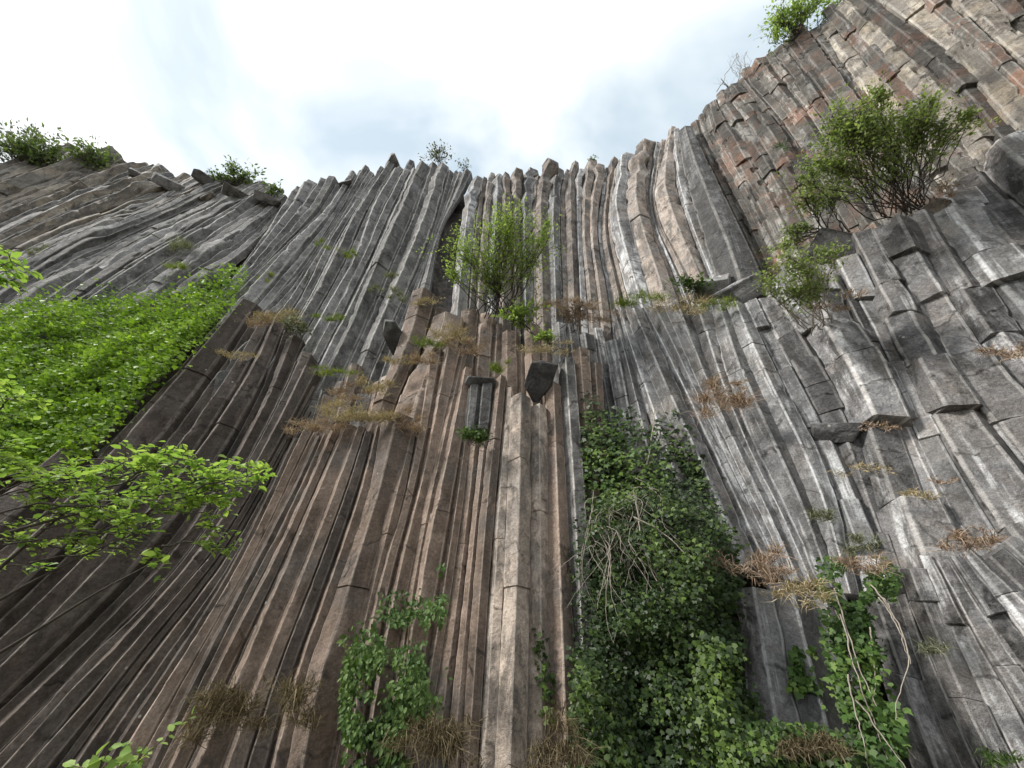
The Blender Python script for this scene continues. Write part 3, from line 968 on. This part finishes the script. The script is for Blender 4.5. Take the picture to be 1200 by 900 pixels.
# bramble on the right
BR = [(955, 665), (985, 650), (1025, 660), (1055, 680), (1040, 695), (1015, 700), (1022, 760), (1020, 800), (1030, 840), (1000, 860), (985, 820), (975, 760), (965, 715)]
st = [([(968, 692), (985, 730), (998, 800), (1000, 850)], 2.0, (.009, .003)), ([(978, 690), (1000, 760), (1030, 840), (1078, 900)], 2.3, (.009, .003)), ([(1018, 690), (1035, 700), (1045, 722)], 2.2, (.009, .003)),
      ([(1020, 685), (1050, 720), (1072, 770), (1050, 815), (1046, 850)], 2.5, (.009, .003)), ([(960, 695), (975, 740), (985, 790)], 2.0, (.009, .003)), ([(985, 720), (1010, 800), (1045, 900)], 2.3, (.009, .003)),
      ([(1020, 735), (1026, 800), (1026, 830)], 2.2, (.009, .003)), ([(1000, 820), (1020, 850), (1060, 920)], 2.4, (.009, .003)), ([(995, 790), (1015, 860), (1022, 900)], 2.4, (.009, .003)), ([(1030, 700), (1055, 735), (1070, 780)], 2.4, (.009, .003))]
creeper("bramble", "trailing bramble with bare looping stems hanging over the low grey tier", "bramble", BR, 1700, 2.0, .6, .056, "ivylight", "ivy", clump=.45, fuzz=10, seed=4, stems=st, stem_mat=TWIG,
        parts=[([(980, 700), (1022, 705), (1028, 800), (1000, 830), (982, 770)], 700, "nettle", .07, 1.9, .5, "foliage"), ([(925, 755), (945, 755), (958, 805), (935, 812)], 130, "ivylight", .085, 1.65, .15, "foliage"), ([(990, 820), (1050, 830), (1060, 900), (1000, 900)], 600, "nettle", .065, 2.1, .6, "foliage")])


def bush(name, label, cat, base_uv, off, blobs, leaf, n_twigs, per, size, seed, stem_mat=BARK, shape="small", stem_r=.05, spread=.16, upl=.35, thin=.3, group=None, rest_on=True):
    """several woody stems from one foot, twigs into the crown's uneven lobes, leaves along the twigs"""
    r = np.random.default_rng(seed + 500)
    B = surf([base_uv], off)[0]
    k = pxm(B)
    root = empty(name, B)
    tag(root, label, cat, group)
    dB = np.dot(B - CAM, FW)
    tb = Tubes(5)
    LP, LN, LY = [], [], []
    wts = np.array([b[2] * b[3] for b in blobs], float)
    wts /= wts.sum()
    outw = unit(-(B * np.array([1, 1, 0])))
    limbs = []
    for bl in blobs:
        c = at(bl[0], bl[1], dB) + outw * (bl[4] if len(bl) > 4 else .3)
        for q_ in range(3):
            b0 = B + RT * r.normal() * bl[2] * k * .5 - outw * .1
            c2 = c + (RT * r.normal() * bl[2] + UP * r.normal() * bl[3]) * k * .35
            p = wobble(b0, c2, 9, .3, r)
            tb.add(p, stem_r * .42, stem_r * .16)
        limbs.append(p)
    for i in range(n_twigs):
        bi = r.choice(len(blobs), p=wts)
        bl = blobs[bi]
        d = unit(r.normal(size=3) + np.array([0, .35, 0])) * r.uniform(.15, 1.25) ** .7
        lobe = 1 + .6 * vnoise(d[None] * 1.7 + seed, 1, 81)[0]
        c = at(bl[0], bl[1], dB) + outw * (bl[4] if len(bl) > 4 else .3)
        tip = c + RT * d[0] * bl[2] * k * lobe + UP * d[1] * bl[3] * k * lobe + FW * d[2] * min(bl[2], bl[3]) * k * .8 * lobe
        s0 = limbs[bi][r.integers(2, 9)]
        p = wobble(s0, tip, 7, .3, r)
        tb.add(p, stem_r * .14, stem_r * .05)
        m = max(2, int(per * .7 * r.uniform(.3, 1.5)))
        t = r.uniform(thin, 1.0, m)
        q = np.stack([np.interp(t, np.linspace(0, 1, 7), p[:, j]) for j in range(3)], 1) + r.normal(size=(m, 3)) * spread * min(bl[2], bl[3]) * k
        LP.append(q)
        LN.append(np.array([0, 0, upl]) + outw * .4 + r.normal(size=(m, 3)) * .6)
        LY.append(unit(tip - s0) + r.normal(size=(m, 3)) * .6)
    tb.build("branch", stem_mat, root, B)
    P = np.concatenate(LP)
    if len(P) and size > 0:
        # lift leaves out of the rock
        me, b = leaves_mesh("foliage", P, np.concatenate(LN), np.concatenate(LY), size * .92 * r.uniform(.5, 1.25, len(P)), LEAF[leaf], shape, r)
        link("foliage", me, b - B, root)
    return root


bush("ledge_tree", "airy light green willow-like bush growing from the middle ledge below the skyline", "bush", (582, 366), 1.0,
     [(590, 285, 44, 32, .5), (545, 308, 34, 28, .4), (620, 310, 30, 40, .4), (575, 330, 40, 26, .5), (606, 262, 28, 20, .3), (640, 280, 12, 18, .3), (528, 328, 16, 18, .3)], "bush", 340, 32, .105, 1, stem_r=.045)
bush("shrub", "small bright green shrub on the ledge at the foot of the willow-like bush", "shrub", (622, 388), 1.2, [(620, 372, 22, 16, .3), (600, 378, 18, 10, .3)], "bush", 60, 12, .17, 2, stem_r=.03)
bush("shrub", "low leafy shrub over the broken wedge block on the middle ledge", "shrub", (640, 412), 1.3, [(640, 402, 22, 9, .3)], "bush", 36, 10, .13, 3, stem_r=.03)
bush("shrub", "reddish dry shrub on the ledge right of the willow-like bush", "shrub", (672, 385), 1.1, [(668, 376, 28, 12, .3), (690, 362, 20, 8, .2)], "rust", 60, 10, .13, 4, stem_mat=REDBARK, stem_r=.03)
bush("wall_tree", "spreading green shrub with dark trunk leaning off the upper right wall", "shrub", (1062, 246), 1.0,
     [(1030, 195, 40, 30, 1.2), (1002, 222, 34, 16, 1.2), (1062, 212, 30, 22, 1.1), (1090, 180, 24, 26, 1.2), (1118, 150, 26, 16, 1.2), (1135, 186, 44, 12, 1.5), (1052, 142, 22, 16, 1.0), (1172, 176, 26, 9, 1.5), (1005, 168, 20, 18, 1.0), (975, 236, 20, 10, 1.2)], "shrub", 430, 34, .10, 5, stem_r=.04)
bush("wall_shrub", "loose green shrub at the upper left of the dark square-cut block", "shrub", (968, 268), 1.0, [(955, 242, 34, 18, .5), (980, 240, 24, 14, .5), (935, 285, 20, 16, .4), (925, 300, 14, 10, .4)], "shrub", 130, 22, .1, 6, stem_r=.04)
bush("wall_shrub", "pale green shrub with thin stems left of the dark square-cut block", "shrub", (955, 385), 1.3, [(945, 338, 42, 24, .9), (982, 322, 26, 16, .9), (918, 355, 20, 16, .8), (950, 365, 36, 10, .8)], "shrub", 170, 22, .09, 7, stem_mat=TWIG, stem_r=.03)
bush("skyline_bush", "full bright green bush on the highest skyline at the upper right", "bush", (935, 45), .2, [(915, 22, 22, 24, 0), (935, 8, 26, 20, 0), (905, 42, 12, 12, 0), (958, 5, 18, 14, 0), (985, 2, 22, 8, 0)], "bush", 230, 13, .2, 8, stem_r=.06)
bush("skyline_bush", "bluish bush with spiky twigs on the centre-left skyline beside the rock peak", "bush", (512, 198), .1, [(510, 182, 18, 14, 0), (518, 175, 12, 10, 0)], "dull", 70, 7, .17, 9, stem_r=.04, shape="oval")
bush("skyline_bush", "tiny dull bush right of the spiky-twigged skyline bush", "bush", (544, 204), .1, [(543, 194, 11, 8, 0)], "dull", 26, 7, .16, 10, stem_r=.03)
bush("skyline_bush", "dense green bush at the far left end of the skyline", "bush", (40, 200), .2, [(30, 174, 40, 22, 0), (68, 182, 30, 18, 0), (5, 166, 28, 20, 0), (-40, 170, 30, 24, 0)], "skyline", 230, 12, .34, 11, stem_r=.09)
bush("skyline_bush", "hazy pale bush behind the dense far left skyline bush", "bush", (35, 190), -1.5, [(35, 160, 26, 14, 0), (15, 165, 20, 12, 0)], "dull", 70, 7, .34, 12, stem_r=.05)
bush("skyline_bush", "open-branched bush with green lower leaves right of the dense far left bush", "bush", (108, 205), .2, [(100, 178, 26, 20, 0), (120, 194, 28, 12, 0), (85, 174, 14, 12, 0)], "skyline", 130, 9, .3, 13, stem_r=.06)
bush("skyline_bush", "yellow-green bush of upright twigs behind the dark left capstones", "bush", (278, 220), .2, [(280, 204, 22, 14, 0), (262, 206, 22, 8, 0), (295, 206, 18, 10, 0), (270, 196, 8, 12, 0), (245, 204, 14, 6, 0)], "skyline", 110, 8, .26, 14, stem_r=.05, thin=.3)
bush("skyline_bush", "small green bush where the left capstones end", "bush", (320, 230), .2, [(320, 222, 13, 8, 0)], "skyline", 34, 8, .22, 15, stem_r=.03)
bush("skyline_bush", "bare leafless bush on the steep skyline left of the highest bush", "bush", (862, 108), .1, [(862, 80, 14, 22, 0), (850, 96, 18, 6, 0), (875, 78, 10, 18, 0)], "dull", 34, 1, .04, 16, stem_r=.05, stem_mat=TWIG)
bush("skyline_bush", "tiny sprig on the skyline above the wavy columns", "bush", (692, 196), .1, [(693, 187, 6, 7, 0)], "skyline", 14, 6, .17, 17, stem_r=.02)
bush("cushion_plant", "dark green cushion plant growing under the pair of short broken columns", "plant", (556, 520), 1.5, [(548, 514, 12, 8, .2), (562, 515, 12, 9, .2)], "nettle", 90, 10, .09, 18, stem_r=.015)
bush("wall_shrub", "pale flowering tuft below the straw ledge in the left wall", "shrub", (343, 392), .9, [(338, 386, 16, 12, .3), (350, 392, 12, 10, .3)], "greygreen", 70, 11, .12, 19, stem_r=.02)
bush("ledge_plant", "dark leafy plant on the right half of the grassy ledge", "plant", (812, 352), 1.0, [(800, 340, 26, 12, .3), (825, 338, 18, 10, .3)], "nettle", 60, 8, .15, 20, stem_r=.025)


# ------------------------------------------------------------------ grass tufts on the ledges
def tuft(u, v, wpx, hpx, off, kind, label, n=110, droop=.6, seed=0, name="grass_tuft", group="grass tufts on the ledges"):
    r = np.random.default_rng(900 + seed)
    k = pxm(surf([(u, v)], off)[0])
    nc = max(4, int(wpx / 5))
    cu = np.c_[((np.arange(nc) + .5 + r.uniform(-.5, .5, nc)) / nc - .5 if hpx < 22 else r.normal(size=nc) * .27) * wpx, r.normal(size=nc) * .4 * hpx]
    cw = r.uniform(.25, 1.0, nc)
    ci = r.choice(nc, n, p=cw / cw.sum())
    uv = np.array([[u, v]]) + cu[ci] + r.normal(size=(n, 2)) * np.array([wpx * .09, hpx * .13])
    B = surf(uv, off + r.uniform(0, .2))
    P0 = surf([(u, v)], off)[0]
    outw = unit(-(B * np.array([1, 1, 0])))
    up = np.array([0, 0, 1.0])
    L = .8 * hpx * k * r.uniform(.2, 1.3, n) * (.5 + .8 * cw[ci])
    side = unit(np.cross(outw, up)) * r.normal(size=(n, 1)) * .7
    d0 = unit(up * r.normal(.55, .45, (n, 1)) + outw * r.uniform(.1, .9, (n, 1)) + side)
    d1 = unit(d0 * .6 + outw * .25 - up * droop * r.uniform(-.2, 1.9, (n, 1)) + side * .5 + r.normal(size=(n, 3)) * .25)
    w = unit(np.cross(d0, outw + .5 * r.normal(size=(n, 3)))) * (.004 + .16 * k) * r.uniform(.4, 1.2, (n, 1))
    a, b, c = B, B + d0 * L[:, None] * .5, B + d0 * L[:, None] * .5 + d1 * L[:, None] * .7
    V = np.stack([a - w, a + w, b + w * .7, b - w * .7, c], 1).reshape(-1, 3)
    F = []
    for i in range(n):
        o = i * 5
        F += [(o, o + 1, o + 2, o + 3), (o + 3, o + 2, o + 4)]
    t = np.repeat(r.uniform(0, 1, n), 5)
    me = make_mesh(name, V - P0, F, LEAF[kind], True, None, {"tint": t})
    return tag(link(name, me, P0), label, "grass", group)


TUFTS = [
    (372, 498, 62, 16, 1.0, "rust", "reddish dry grass at the left end of the long dry ledge left of centre"),
    (398, 482, 50, 16, 1.0, "straw", "sloping strip of dry grass rising behind the long dry ledge"),
    (432, 490, 60, 18, 1.1, "straw", "thick straw-coloured grass in the middle of the long dry ledge"),
    (480, 494, 30, 20, 1.1, "rust", "pinkish grass at the right end of the long dry ledge"),
    (410, 462, 46, 14, .95, "rust", "reddish straw patch above the long dry ledge"),
    (393, 438, 52, 10, .9, "grass", "yellow-green grass edging a small ledge above the reddish straw patch"),
    (440, 455, 40, 14, 1.0, "straw", "sparse straw between short pale column stumps"),
    (468, 424, 36, 12, 1.0, "straw", "dry grass at the foot of the dark pointed loose block"),
    (498, 424, 28, 16, 1.1, "rust", "pinkish grass tuft right of the dark pointed loose block"),
    (500, 404, 38, 12, 1.0, "grass", "greenish grass on the shoulder of the tallest left-leaning column"),
    (502, 353, 36, 8, .8, "straw", "thin straw on the short columns left of the willow-like bush"),
    (530, 395, 40, 20, 1.0, "straw", "straw patch under the left side of the willow-like bush"),
    (325, 374, 54, 14, .8, "straw", "straw fringe above the pale flowering tuft"),
    (305, 380, 26, 14, .8, "rust", "reddish grass left of the straw fringe and flowering tuft"),
    (275, 416, 40, 10, .8, "straw", "dry grass strip on the leftmost small ledge near the creeper"),
    (385, 371, 34, 10, .6, "grass", "yellowish moss-like grass right of the straw fringe"),
    (655, 354, 46, 12, .9, "rust", "rust-coloured grass on the ledge right of the ledge bush"),
    (700, 374, 52, 12, 1.1, "rust", "rust-coloured grass sagging between two ledges left of the grassy ledge"),
    (690, 356, 30, 10, .9, "rust", "small rusty tuft behind the sagging rusty grass"),
    (752, 357, 56, 18, 1.0, "grass", "green grass on the left half of the grassy ledge"),
    (796, 360, 60, 14, 1.1, "straw", "golden dry grass along the lip of the grassy ledge"),
    (842, 358, 40, 14, 1.0, "grass", "green-gold grass between the boulders at the end of the grassy ledge"),
    (640, 410, 60, 12, 1.3, "straw", "pale grass under the low leafy shrub on the middle ledge"),
    (545, 408, 40, 14, 1.1, "rust", "reddish grass above the pair of short broken columns"),
    (585, 432, 20, 14, 1.5, "grass", "little green tuft between the broken pair and the tall buff column"),
    (852, 470, 46, 28, 1.2, "rust", "reddish hanging grass in the middle of the streaked wall"),
    (868, 452, 26, 8, 1.2, "rust", "small rusty fringe just above the reddish hanging grass"),
    (1032, 500, 44, 9, 1.3, "rust", "thin rusty fringe beside the dark overhanging square block"),
    (1012, 551, 66, 9, 1.4, "straw", "orange-brown fringe below the dark overhanging square block"),
    (1080, 583, 40, 12, 1.4, "straw", "straw fringe below the white flow on the right wall"),
    (1105, 564, 30, 8, 1.4, "rust", "rusty strip above the straw fringe on the right wall"),
    (1178, 415, 52, 18, 1.2, "rust", "red-brown grass strip at the right edge of the right wall"),
    (970, 362, 50, 12, 1.3, "rust", "rusty grass along the foot of the pale green thin-stemmed shrub"),
    (1000, 345, 30, 10, 1.2, "rust", "rusty grass right of the pale green thin-stemmed shrub"),
    (1108, 222, 30, 16, 1.0, "rust", "orange-red grass under the spreading upper right shrub"),
    (895, 662, 60, 32, 1.8, "rust", "dense red-brown grass between the big ivy and the bramble"),
    (940, 695, 60, 24, 2.0, "straw", "tawny grass on top of the low grey tier left of the bramble"),
    (1010, 664, 56, 20, 1.9, "rust", "brown grass above the trailing bramble leaves"),
    (1138, 640, 60, 24, 1.9, "rust", "dry red grass behind the boulders of the lower right tier"),
    (1010, 640, 40, 22, 1.3, "greygreen", "faint grey grass hanging above the bramble"),
    (266, 828, 86, 46, 1.3, "dead", "large dry clump hanging on the dark lower left columns"),
    (345, 822, 54, 40, 1.4, "dead", "smaller dry clump right of the large hanging clump"),
    (520, 868, 84, 44, 2.4, "dead", "brown dead grass at the cliff foot under the climber"),
    (652, 884, 62, 44, 2.2, "dead", "pale dead grass at the foot of the grey jointed column"),
    (955, 878, 70, 26, 2.6, "dead", "yellowed grass among the ivy at the bottom of the picture"),
    (460, 322, 18, 9, .5, "greygreen", "topmost dull tuft in the grey wall above the ledge bush level"),
    (405, 300, 18, 10, .5, "greygreen", "dull tuft high in the middle of the long grey wall"),
    (378, 288, 16, 9, .5, "grass", "small green tuft high on the left of the long grey wall"),
    (440, 340, 18, 9, .5, "greygreen", "dull green tuft halfway up the long grey wall"),
    (412, 300, 14, 10, .5, "grass", "green tuft right beside the dull high tuft"),
    (465, 345, 20, 12, .6, "greygreen", "pale tuft two columns left of the willow-like bush"),
    (208, 290, 24, 16, .4, "greygreen", "grey-green tuft on the far left wall above the creeper"),
    (207, 312, 24, 12, .4, "grass", "pale flowering tuft on the far left wall just above the creeper tip"),
    (310, 325, 16, 10, .4, "grass", "mossy tuft right of the creeper tip"),
    (45, 292, 26, 10, .4, "greygreen", "faint tuft on the far left wall near the picture edge"),
    (915, 170, 18, 12, .6, "nettle", "small dark green tuft on the rusty upper right wall"),
    (965, 608, 26, 22, 1.3, "greygreen", "thin grey tuft hanging low in the streaked wall"),
    (1175, 890, 40, 20, 1.9, "nettle", "green sprig at the bottom right corner"),
    (1095, 760, 26, 20, 1.7, "greygreen", "faint green sprig on the cracked lower right tier"),
]
for i, (u, v, w, h, of, kd, lab) in enumerate(TUFTS):
    n = int((60 + w * h * .22) * (2.2 if v < 520 and u < 880 else 1))
    tuft(u, v, w, h * .8, of + .3, kd, lab, n=n, seed=i, droop=.8 if h < 25 else 1.1)


# ------------------------------------------------------------------ near tree at the left
def left_tree():
    r = np.random.default_rng(77)
    foot = np.array([-7.4, .6, -.1])
    root = empty("broadleaf_tree", foot)
    tag(root, "fresh yellow-green tree reaching its low branches in from the left edge", "tree")
    tr = Tubes(10)
    top = np.array([-7.6, .9, 6.4])
    trunk = wobble(foot, top, 14, .12, r)
    tr.add(trunk, .19, .07)
    tr.build("trunk", BARK, root, foot)
    br = Tubes(6)
    LP, LN, LY = [], [], []

    def spray(p0, p1, w, m, nl, flat=.25):
        """a side branch carrying a flat layered spray of leaves"""
        main = wobble(p0, p1, 9, .22, r, -.04)
        br.add(main, .012, .003)
        L = np.linalg.norm(np.asarray(p1) - p0)
        for j in range(m):
            t = r.uniform(.2, 1.0)
            s = np.array([np.interp(t, np.linspace(0, 1, 9), main[:, q]) for q in range(3)])
            dirn = unit(unit(np.asarray(p1) - p0) * .7 + unit(np.cross(np.asarray(p1) - p0, [0, 0, 1])) * r.choice([-1, 1]) * r.uniform(.4, 1.2) + np.array([0, 0, r.normal() * flat]))
            e = s + dirn * w * r.uniform(.5, 1.1) * (1.1 - .5 * t)
            tg = wobble(s, e, 5, .2, r, -.06)
            br.add(tg, .004, .0015)
            k = nl
            tt = np.linspace(.15, 1.0, k) + r.normal(size=k) * .03
            q = np.stack([np.interp(tt, np.linspace(0, 1, 5), tg[:, z]) for z in range(3)], 1)
            LP.append(q + r.normal(size=q.shape) * .015)
            LN.append(np.array([0, 0, 1.0]) + r.normal(size=q.shape) * .38)
            sd = unit(np.cross(dirn, [0, 0, 1.0])) * np.where(np.arange(k) % 2, 1, -1)[:, None]
            LY.append(dirn * .7 + sd * .8 + np.array([0, 0, -.25]) + r.normal(size=q.shape) * .2)

    D = 4.2
    limbs = [
        ([(-140, 800), (-60, 720), (0, 665), (50, 622), (90, 590), (135, 560)], D, .035),
        ([(-140, 850), (-60, 800), (0, 765), (70, 722), (120, 690), (190, 655), (250, 600)], D + .3, .03),
        ([(-160, 620), (-80, 590), (0, 560), (80, 540), (150, 536)], D + .5, .03),
        ([(-160, 560), (-90, 520), (-40, 490), (0, 470), (25, 462)], D + .2, .022),
        ([(-140, 400), (-80, 355), (-30, 325), (8, 306)], D, .018),
        ([(-150, 700), (-80, 660), (0, 625), (100, 600), (180, 575), (270, 552)], D + .1, .03),
        ([(-150, 760), (-60, 740), (20, 690), (120, 640), (200, 610)], D - .2, .025),
    ]
    for lm, d, rad in limbs:
        q = resample(lm, 24)
        P = np.array([at(u, v, d + .6 * (i / 23 - .5)) for i, (u, v) in enumerate(q)])
        j = np.argmin(np.abs(trunk[:, 2] - (P[0, 2] - .25)))
        br.add(wobble(trunk[j], P[0], 6, .1, r), rad * 1.3, rad)
        br.add(P, rad, .005)
    # sprays placed where the photo shows leaf layers
    spots = [(20, 560, 150, 545), (60, 580, 190, 540), (120, 570, 235, 530), (150, 590, 285, 548), (170, 600, 292, 570), (60, 600, 190, 590), (100, 620, 240, 600),
             (140, 560, 210, 545), (10, 600, 130, 600), (0, 640, 110, 640), (30, 660, 150, 630), (90, 650, 200, 625), (0, 690, 60, 690), (-30, 590, 60, 570),
             (-30, 530, 30, 545), (60, 700, 130, 675), (130, 640, 210, 660), (180, 570, 262, 590), (200, 580, 280, 560), (220, 560, 300, 552), (-30, 500, 28, 465), (-30, 480, 20, 455),
             (-40, 330, 16, 306), (-40, 320, 10, 318), (20, 580, 110, 565), (50, 620, 130, 610), (-30, 660, 50, 665), (-30, 700, 40, 715), (110, 600, 170, 580), (230, 620, 275, 625),
             (150, 565, 200, 538), (190, 640, 250, 640), (-30, 620, 50, 610), (40, 640, 90, 650), (120, 590, 230, 575), (-20, 610, 80, 580), (20, 620, 100, 600), (0, 580, 80, 560), (150, 610, 250, 590), (200, 600, 290, 585), (70, 640, 160, 612), (-30, 680, 70, 670), (40, 575, 150, 560), (90, 560, 180, 548), (150, 580, 260, 560), (0, 575, 100, 550), (60, 600, 170, 575), (10, 710, 90, 690), (-30, 640, 30, 635), (230, 575, 302, 556), (-40, 545, 20, 520), (-40, 515, 15, 490)]
    for (u0, v0, u1, v1) in spots:
        if (v0 + v1) / 2 > 672:
            continue
        d = D + r.uniform(-.35, .5)
        a, b = at(u0, v0, d), at(u1, v1, d + r.uniform(-.3, .3))
        spray(a, b, .38, 7 if max(v0, v1) < 625 else 5, 10)
    # crown above and outside the frame on the left: limbs round the trunk
    for i in range(60):
        t = r.uniform(.35, 1)
        s = trunk[int(t * 13)]
        az = r.uniform(0, 2 * math.pi)
        ln = r.uniform(1.0, 2.2)
        e = s + np.array([math.cos(az) * ln, math.sin(az) * ln, r.uniform(.1, .9)])
        rel = e - CAM
        dz = rel @ FW
        if dz > .1:
            uu = 600 + FPX * (rel @ RT) / dz
            if uu > -25:
                continue
        br.add(wobble(s, e, 7, .15, r), .03, .008)
        for _ in range(3):
            e2 = e + r.normal(size=3) * .45
            rel = e2 - CAM
            if rel @ FW > .1 and 600 + FPX * (rel @ RT) / (rel @ FW) > -60:
                continue
            spray(e * .6 + s * .4, e2, .5, 8, 8)
    br.build("branch", BARK, root, foot)
    P = np.concatenate(LP)
    me, b = leaves_mesh("foliage", P, np.concatenate(LN), np.concatenate(LY), .088 * r.uniform(.45, 1.3, len(P)), LEAF["tree"], "oval", r)
    link("foliage", me, b - foot, root)


left_tree()


def sapling(label, stems, d, size, n, seed, leaf="tree", foot_uv=None, name="sapling", flat=.6):
    """low shoot rising from the ground into the bottom of the picture"""
    r = np.random.default_rng(seed)
    p0 = at(*stems[0][0], d)
    foot = np.array([p0[0] * 1.05 - .1, p0[1] * 1.0, .02])
    root = empty(name, foot)
    tag(root, label, "sapling")
    tb = Tubes(6)
    tb.add(wobble(foot, p0, 8, .15, r), .012, .008)
    LP, LN, LY = [], [], []
    for s in stems:
        q = resample(s, 20)
        P = np.array([at(u, v, d + .05 * i / 20) for i, (u, v) in enumerate(q)])
        if s is not stems[0]:
            tb.add(wobble(p0, P[0], 5, .1, r), .007, .006)
        tb.add(P, .006, .002)
        t = np.linspace(.1, 1, n)
        c = np.stack([np.interp(t, np.linspace(0, 1, 20), P[:, k]) for k in range(3)], 1)
        T = unit(np.gradient(c, axis=0))
        sd = unit(np.cross(T, FW)) * np.where(np.arange(n) % 2, 1, -1)[:, None]
        LP.append(c)
        LY.append(sd * .9 + T * .5 + r.normal(size=c.shape) * .2)
        LN.append(np.array([0, -.5, flat]) + r.normal(size=c.shape) * .35)
    tb.build("stem", REDBARK, root, foot)
    P = np.concatenate(LP)
    me, b = leaves_mesh("foliage", P, np.concatenate(LN), np.concatenate(LY), size * r.uniform(.7, 1.2, len(P)), LEAF[leaf], "oval", r)
    link("foliage", me, b - foot, root)


sapling("bright young sapling of broad leaves at the lower left bottom edge", [[(112, 925), (122, 890), (130, 868)], [(118, 905), (98, 900), (80, 896)], [(120, 900), (136, 888), (145, 875)], [(116, 920), (140, 905), (152, 893)]], 2.6, .11, 6, 3)
sapling("slender leafy shoot slanting up beside the bright young sapling", [[(140, 925), (165, 888), (190, 868), (225, 838)], [(150, 915), (160, 893), (166, 880)]], 2.7, .062, 16, 4)

# ------------------------------------------------------------------ light, sky, camera
SUN_EL, SUN_AZ = math.radians(46), math.radians(-104)     # azimuth from +Y towards +X
world = bpy.data.worlds.new("World")
scene.world = world
world.use_nodes = True
wn = N(world)
wn.n.clear()
wo = wn.add("ShaderNodeOutputWorld")
sky = wn.add("ShaderNodeTexSky", sky_type="NISHITA")
sky.sun_disc = False
sky.sun_elevation = SUN_EL
sky.sun_rotation = SUN_AZ
sky.dust_density = 2.0
tc = wn.add("ShaderNodeTexCoord").outputs["Generated"]
mp = wn.mapping(tc, (1.0, 1.0, 1.8), (.35, .1, .2))
cn = wn.noise(mp, 1.5, 5, .5, .5)
cover = wn.ramp(cn, .38, .56)
tone = wn.noise(wn.mapping(tc, (1.3, 1.3, 2.2), (3, 1, 2)), 2.0, 5, .5, .4)
cloud = wn.mix(wn.ramp(tone, .35, .62), rgb(7.2, 7.6, 7.75), rgb(9.2, 9.3, 9.3))
thin = wn.mix(.72, sky.outputs[0], rgb(5.4, 6.4, 7.0))
bg = wn.add("ShaderNodeBackground", inp={"Color": wn.mix(cover, thin, cloud), "Strength": .05})
wn.l.new(bg.outputs[0], wo.inputs[0])

sun = bpy.data.lights.new("sun", "SUN")
sun.energy = 1.9
sun.angle = math.radians(10)
sun.color = (1, .965, .91)
so = bpy.data.objects.new("sun", sun)
COL.objects.link(so)
dirv = Vector((math.sin(SUN_AZ) * math.cos(SUN_EL), math.cos(SUN_AZ) * math.cos(SUN_EL), math.sin(SUN_EL)))
so.rotation_euler = (-dirv).to_track_quat("-Z", "Y").to_euler()

cd = bpy.data.cameras.new("camera")
cd.sensor_fit = "HORIZONTAL"
cd.sensor_width = 36
cd.lens = 36 * FPX / 1200
cd.clip_start = .05
cd.clip_end = 6000
co = bpy.data.objects.new("camera", cd)
COL.objects.link(co)
co.location = CAM
co.rotation_euler = (math.pi / 2 + PITCH, 0, 0)
scene.camera = co

scene.view_settings.view_transform = "Standard"
scene.view_settings.look = "None"
scene.view_settings.gamma = 1
scene.view_settings.exposure = 1.62
scene.cycles.max_bounces = 5
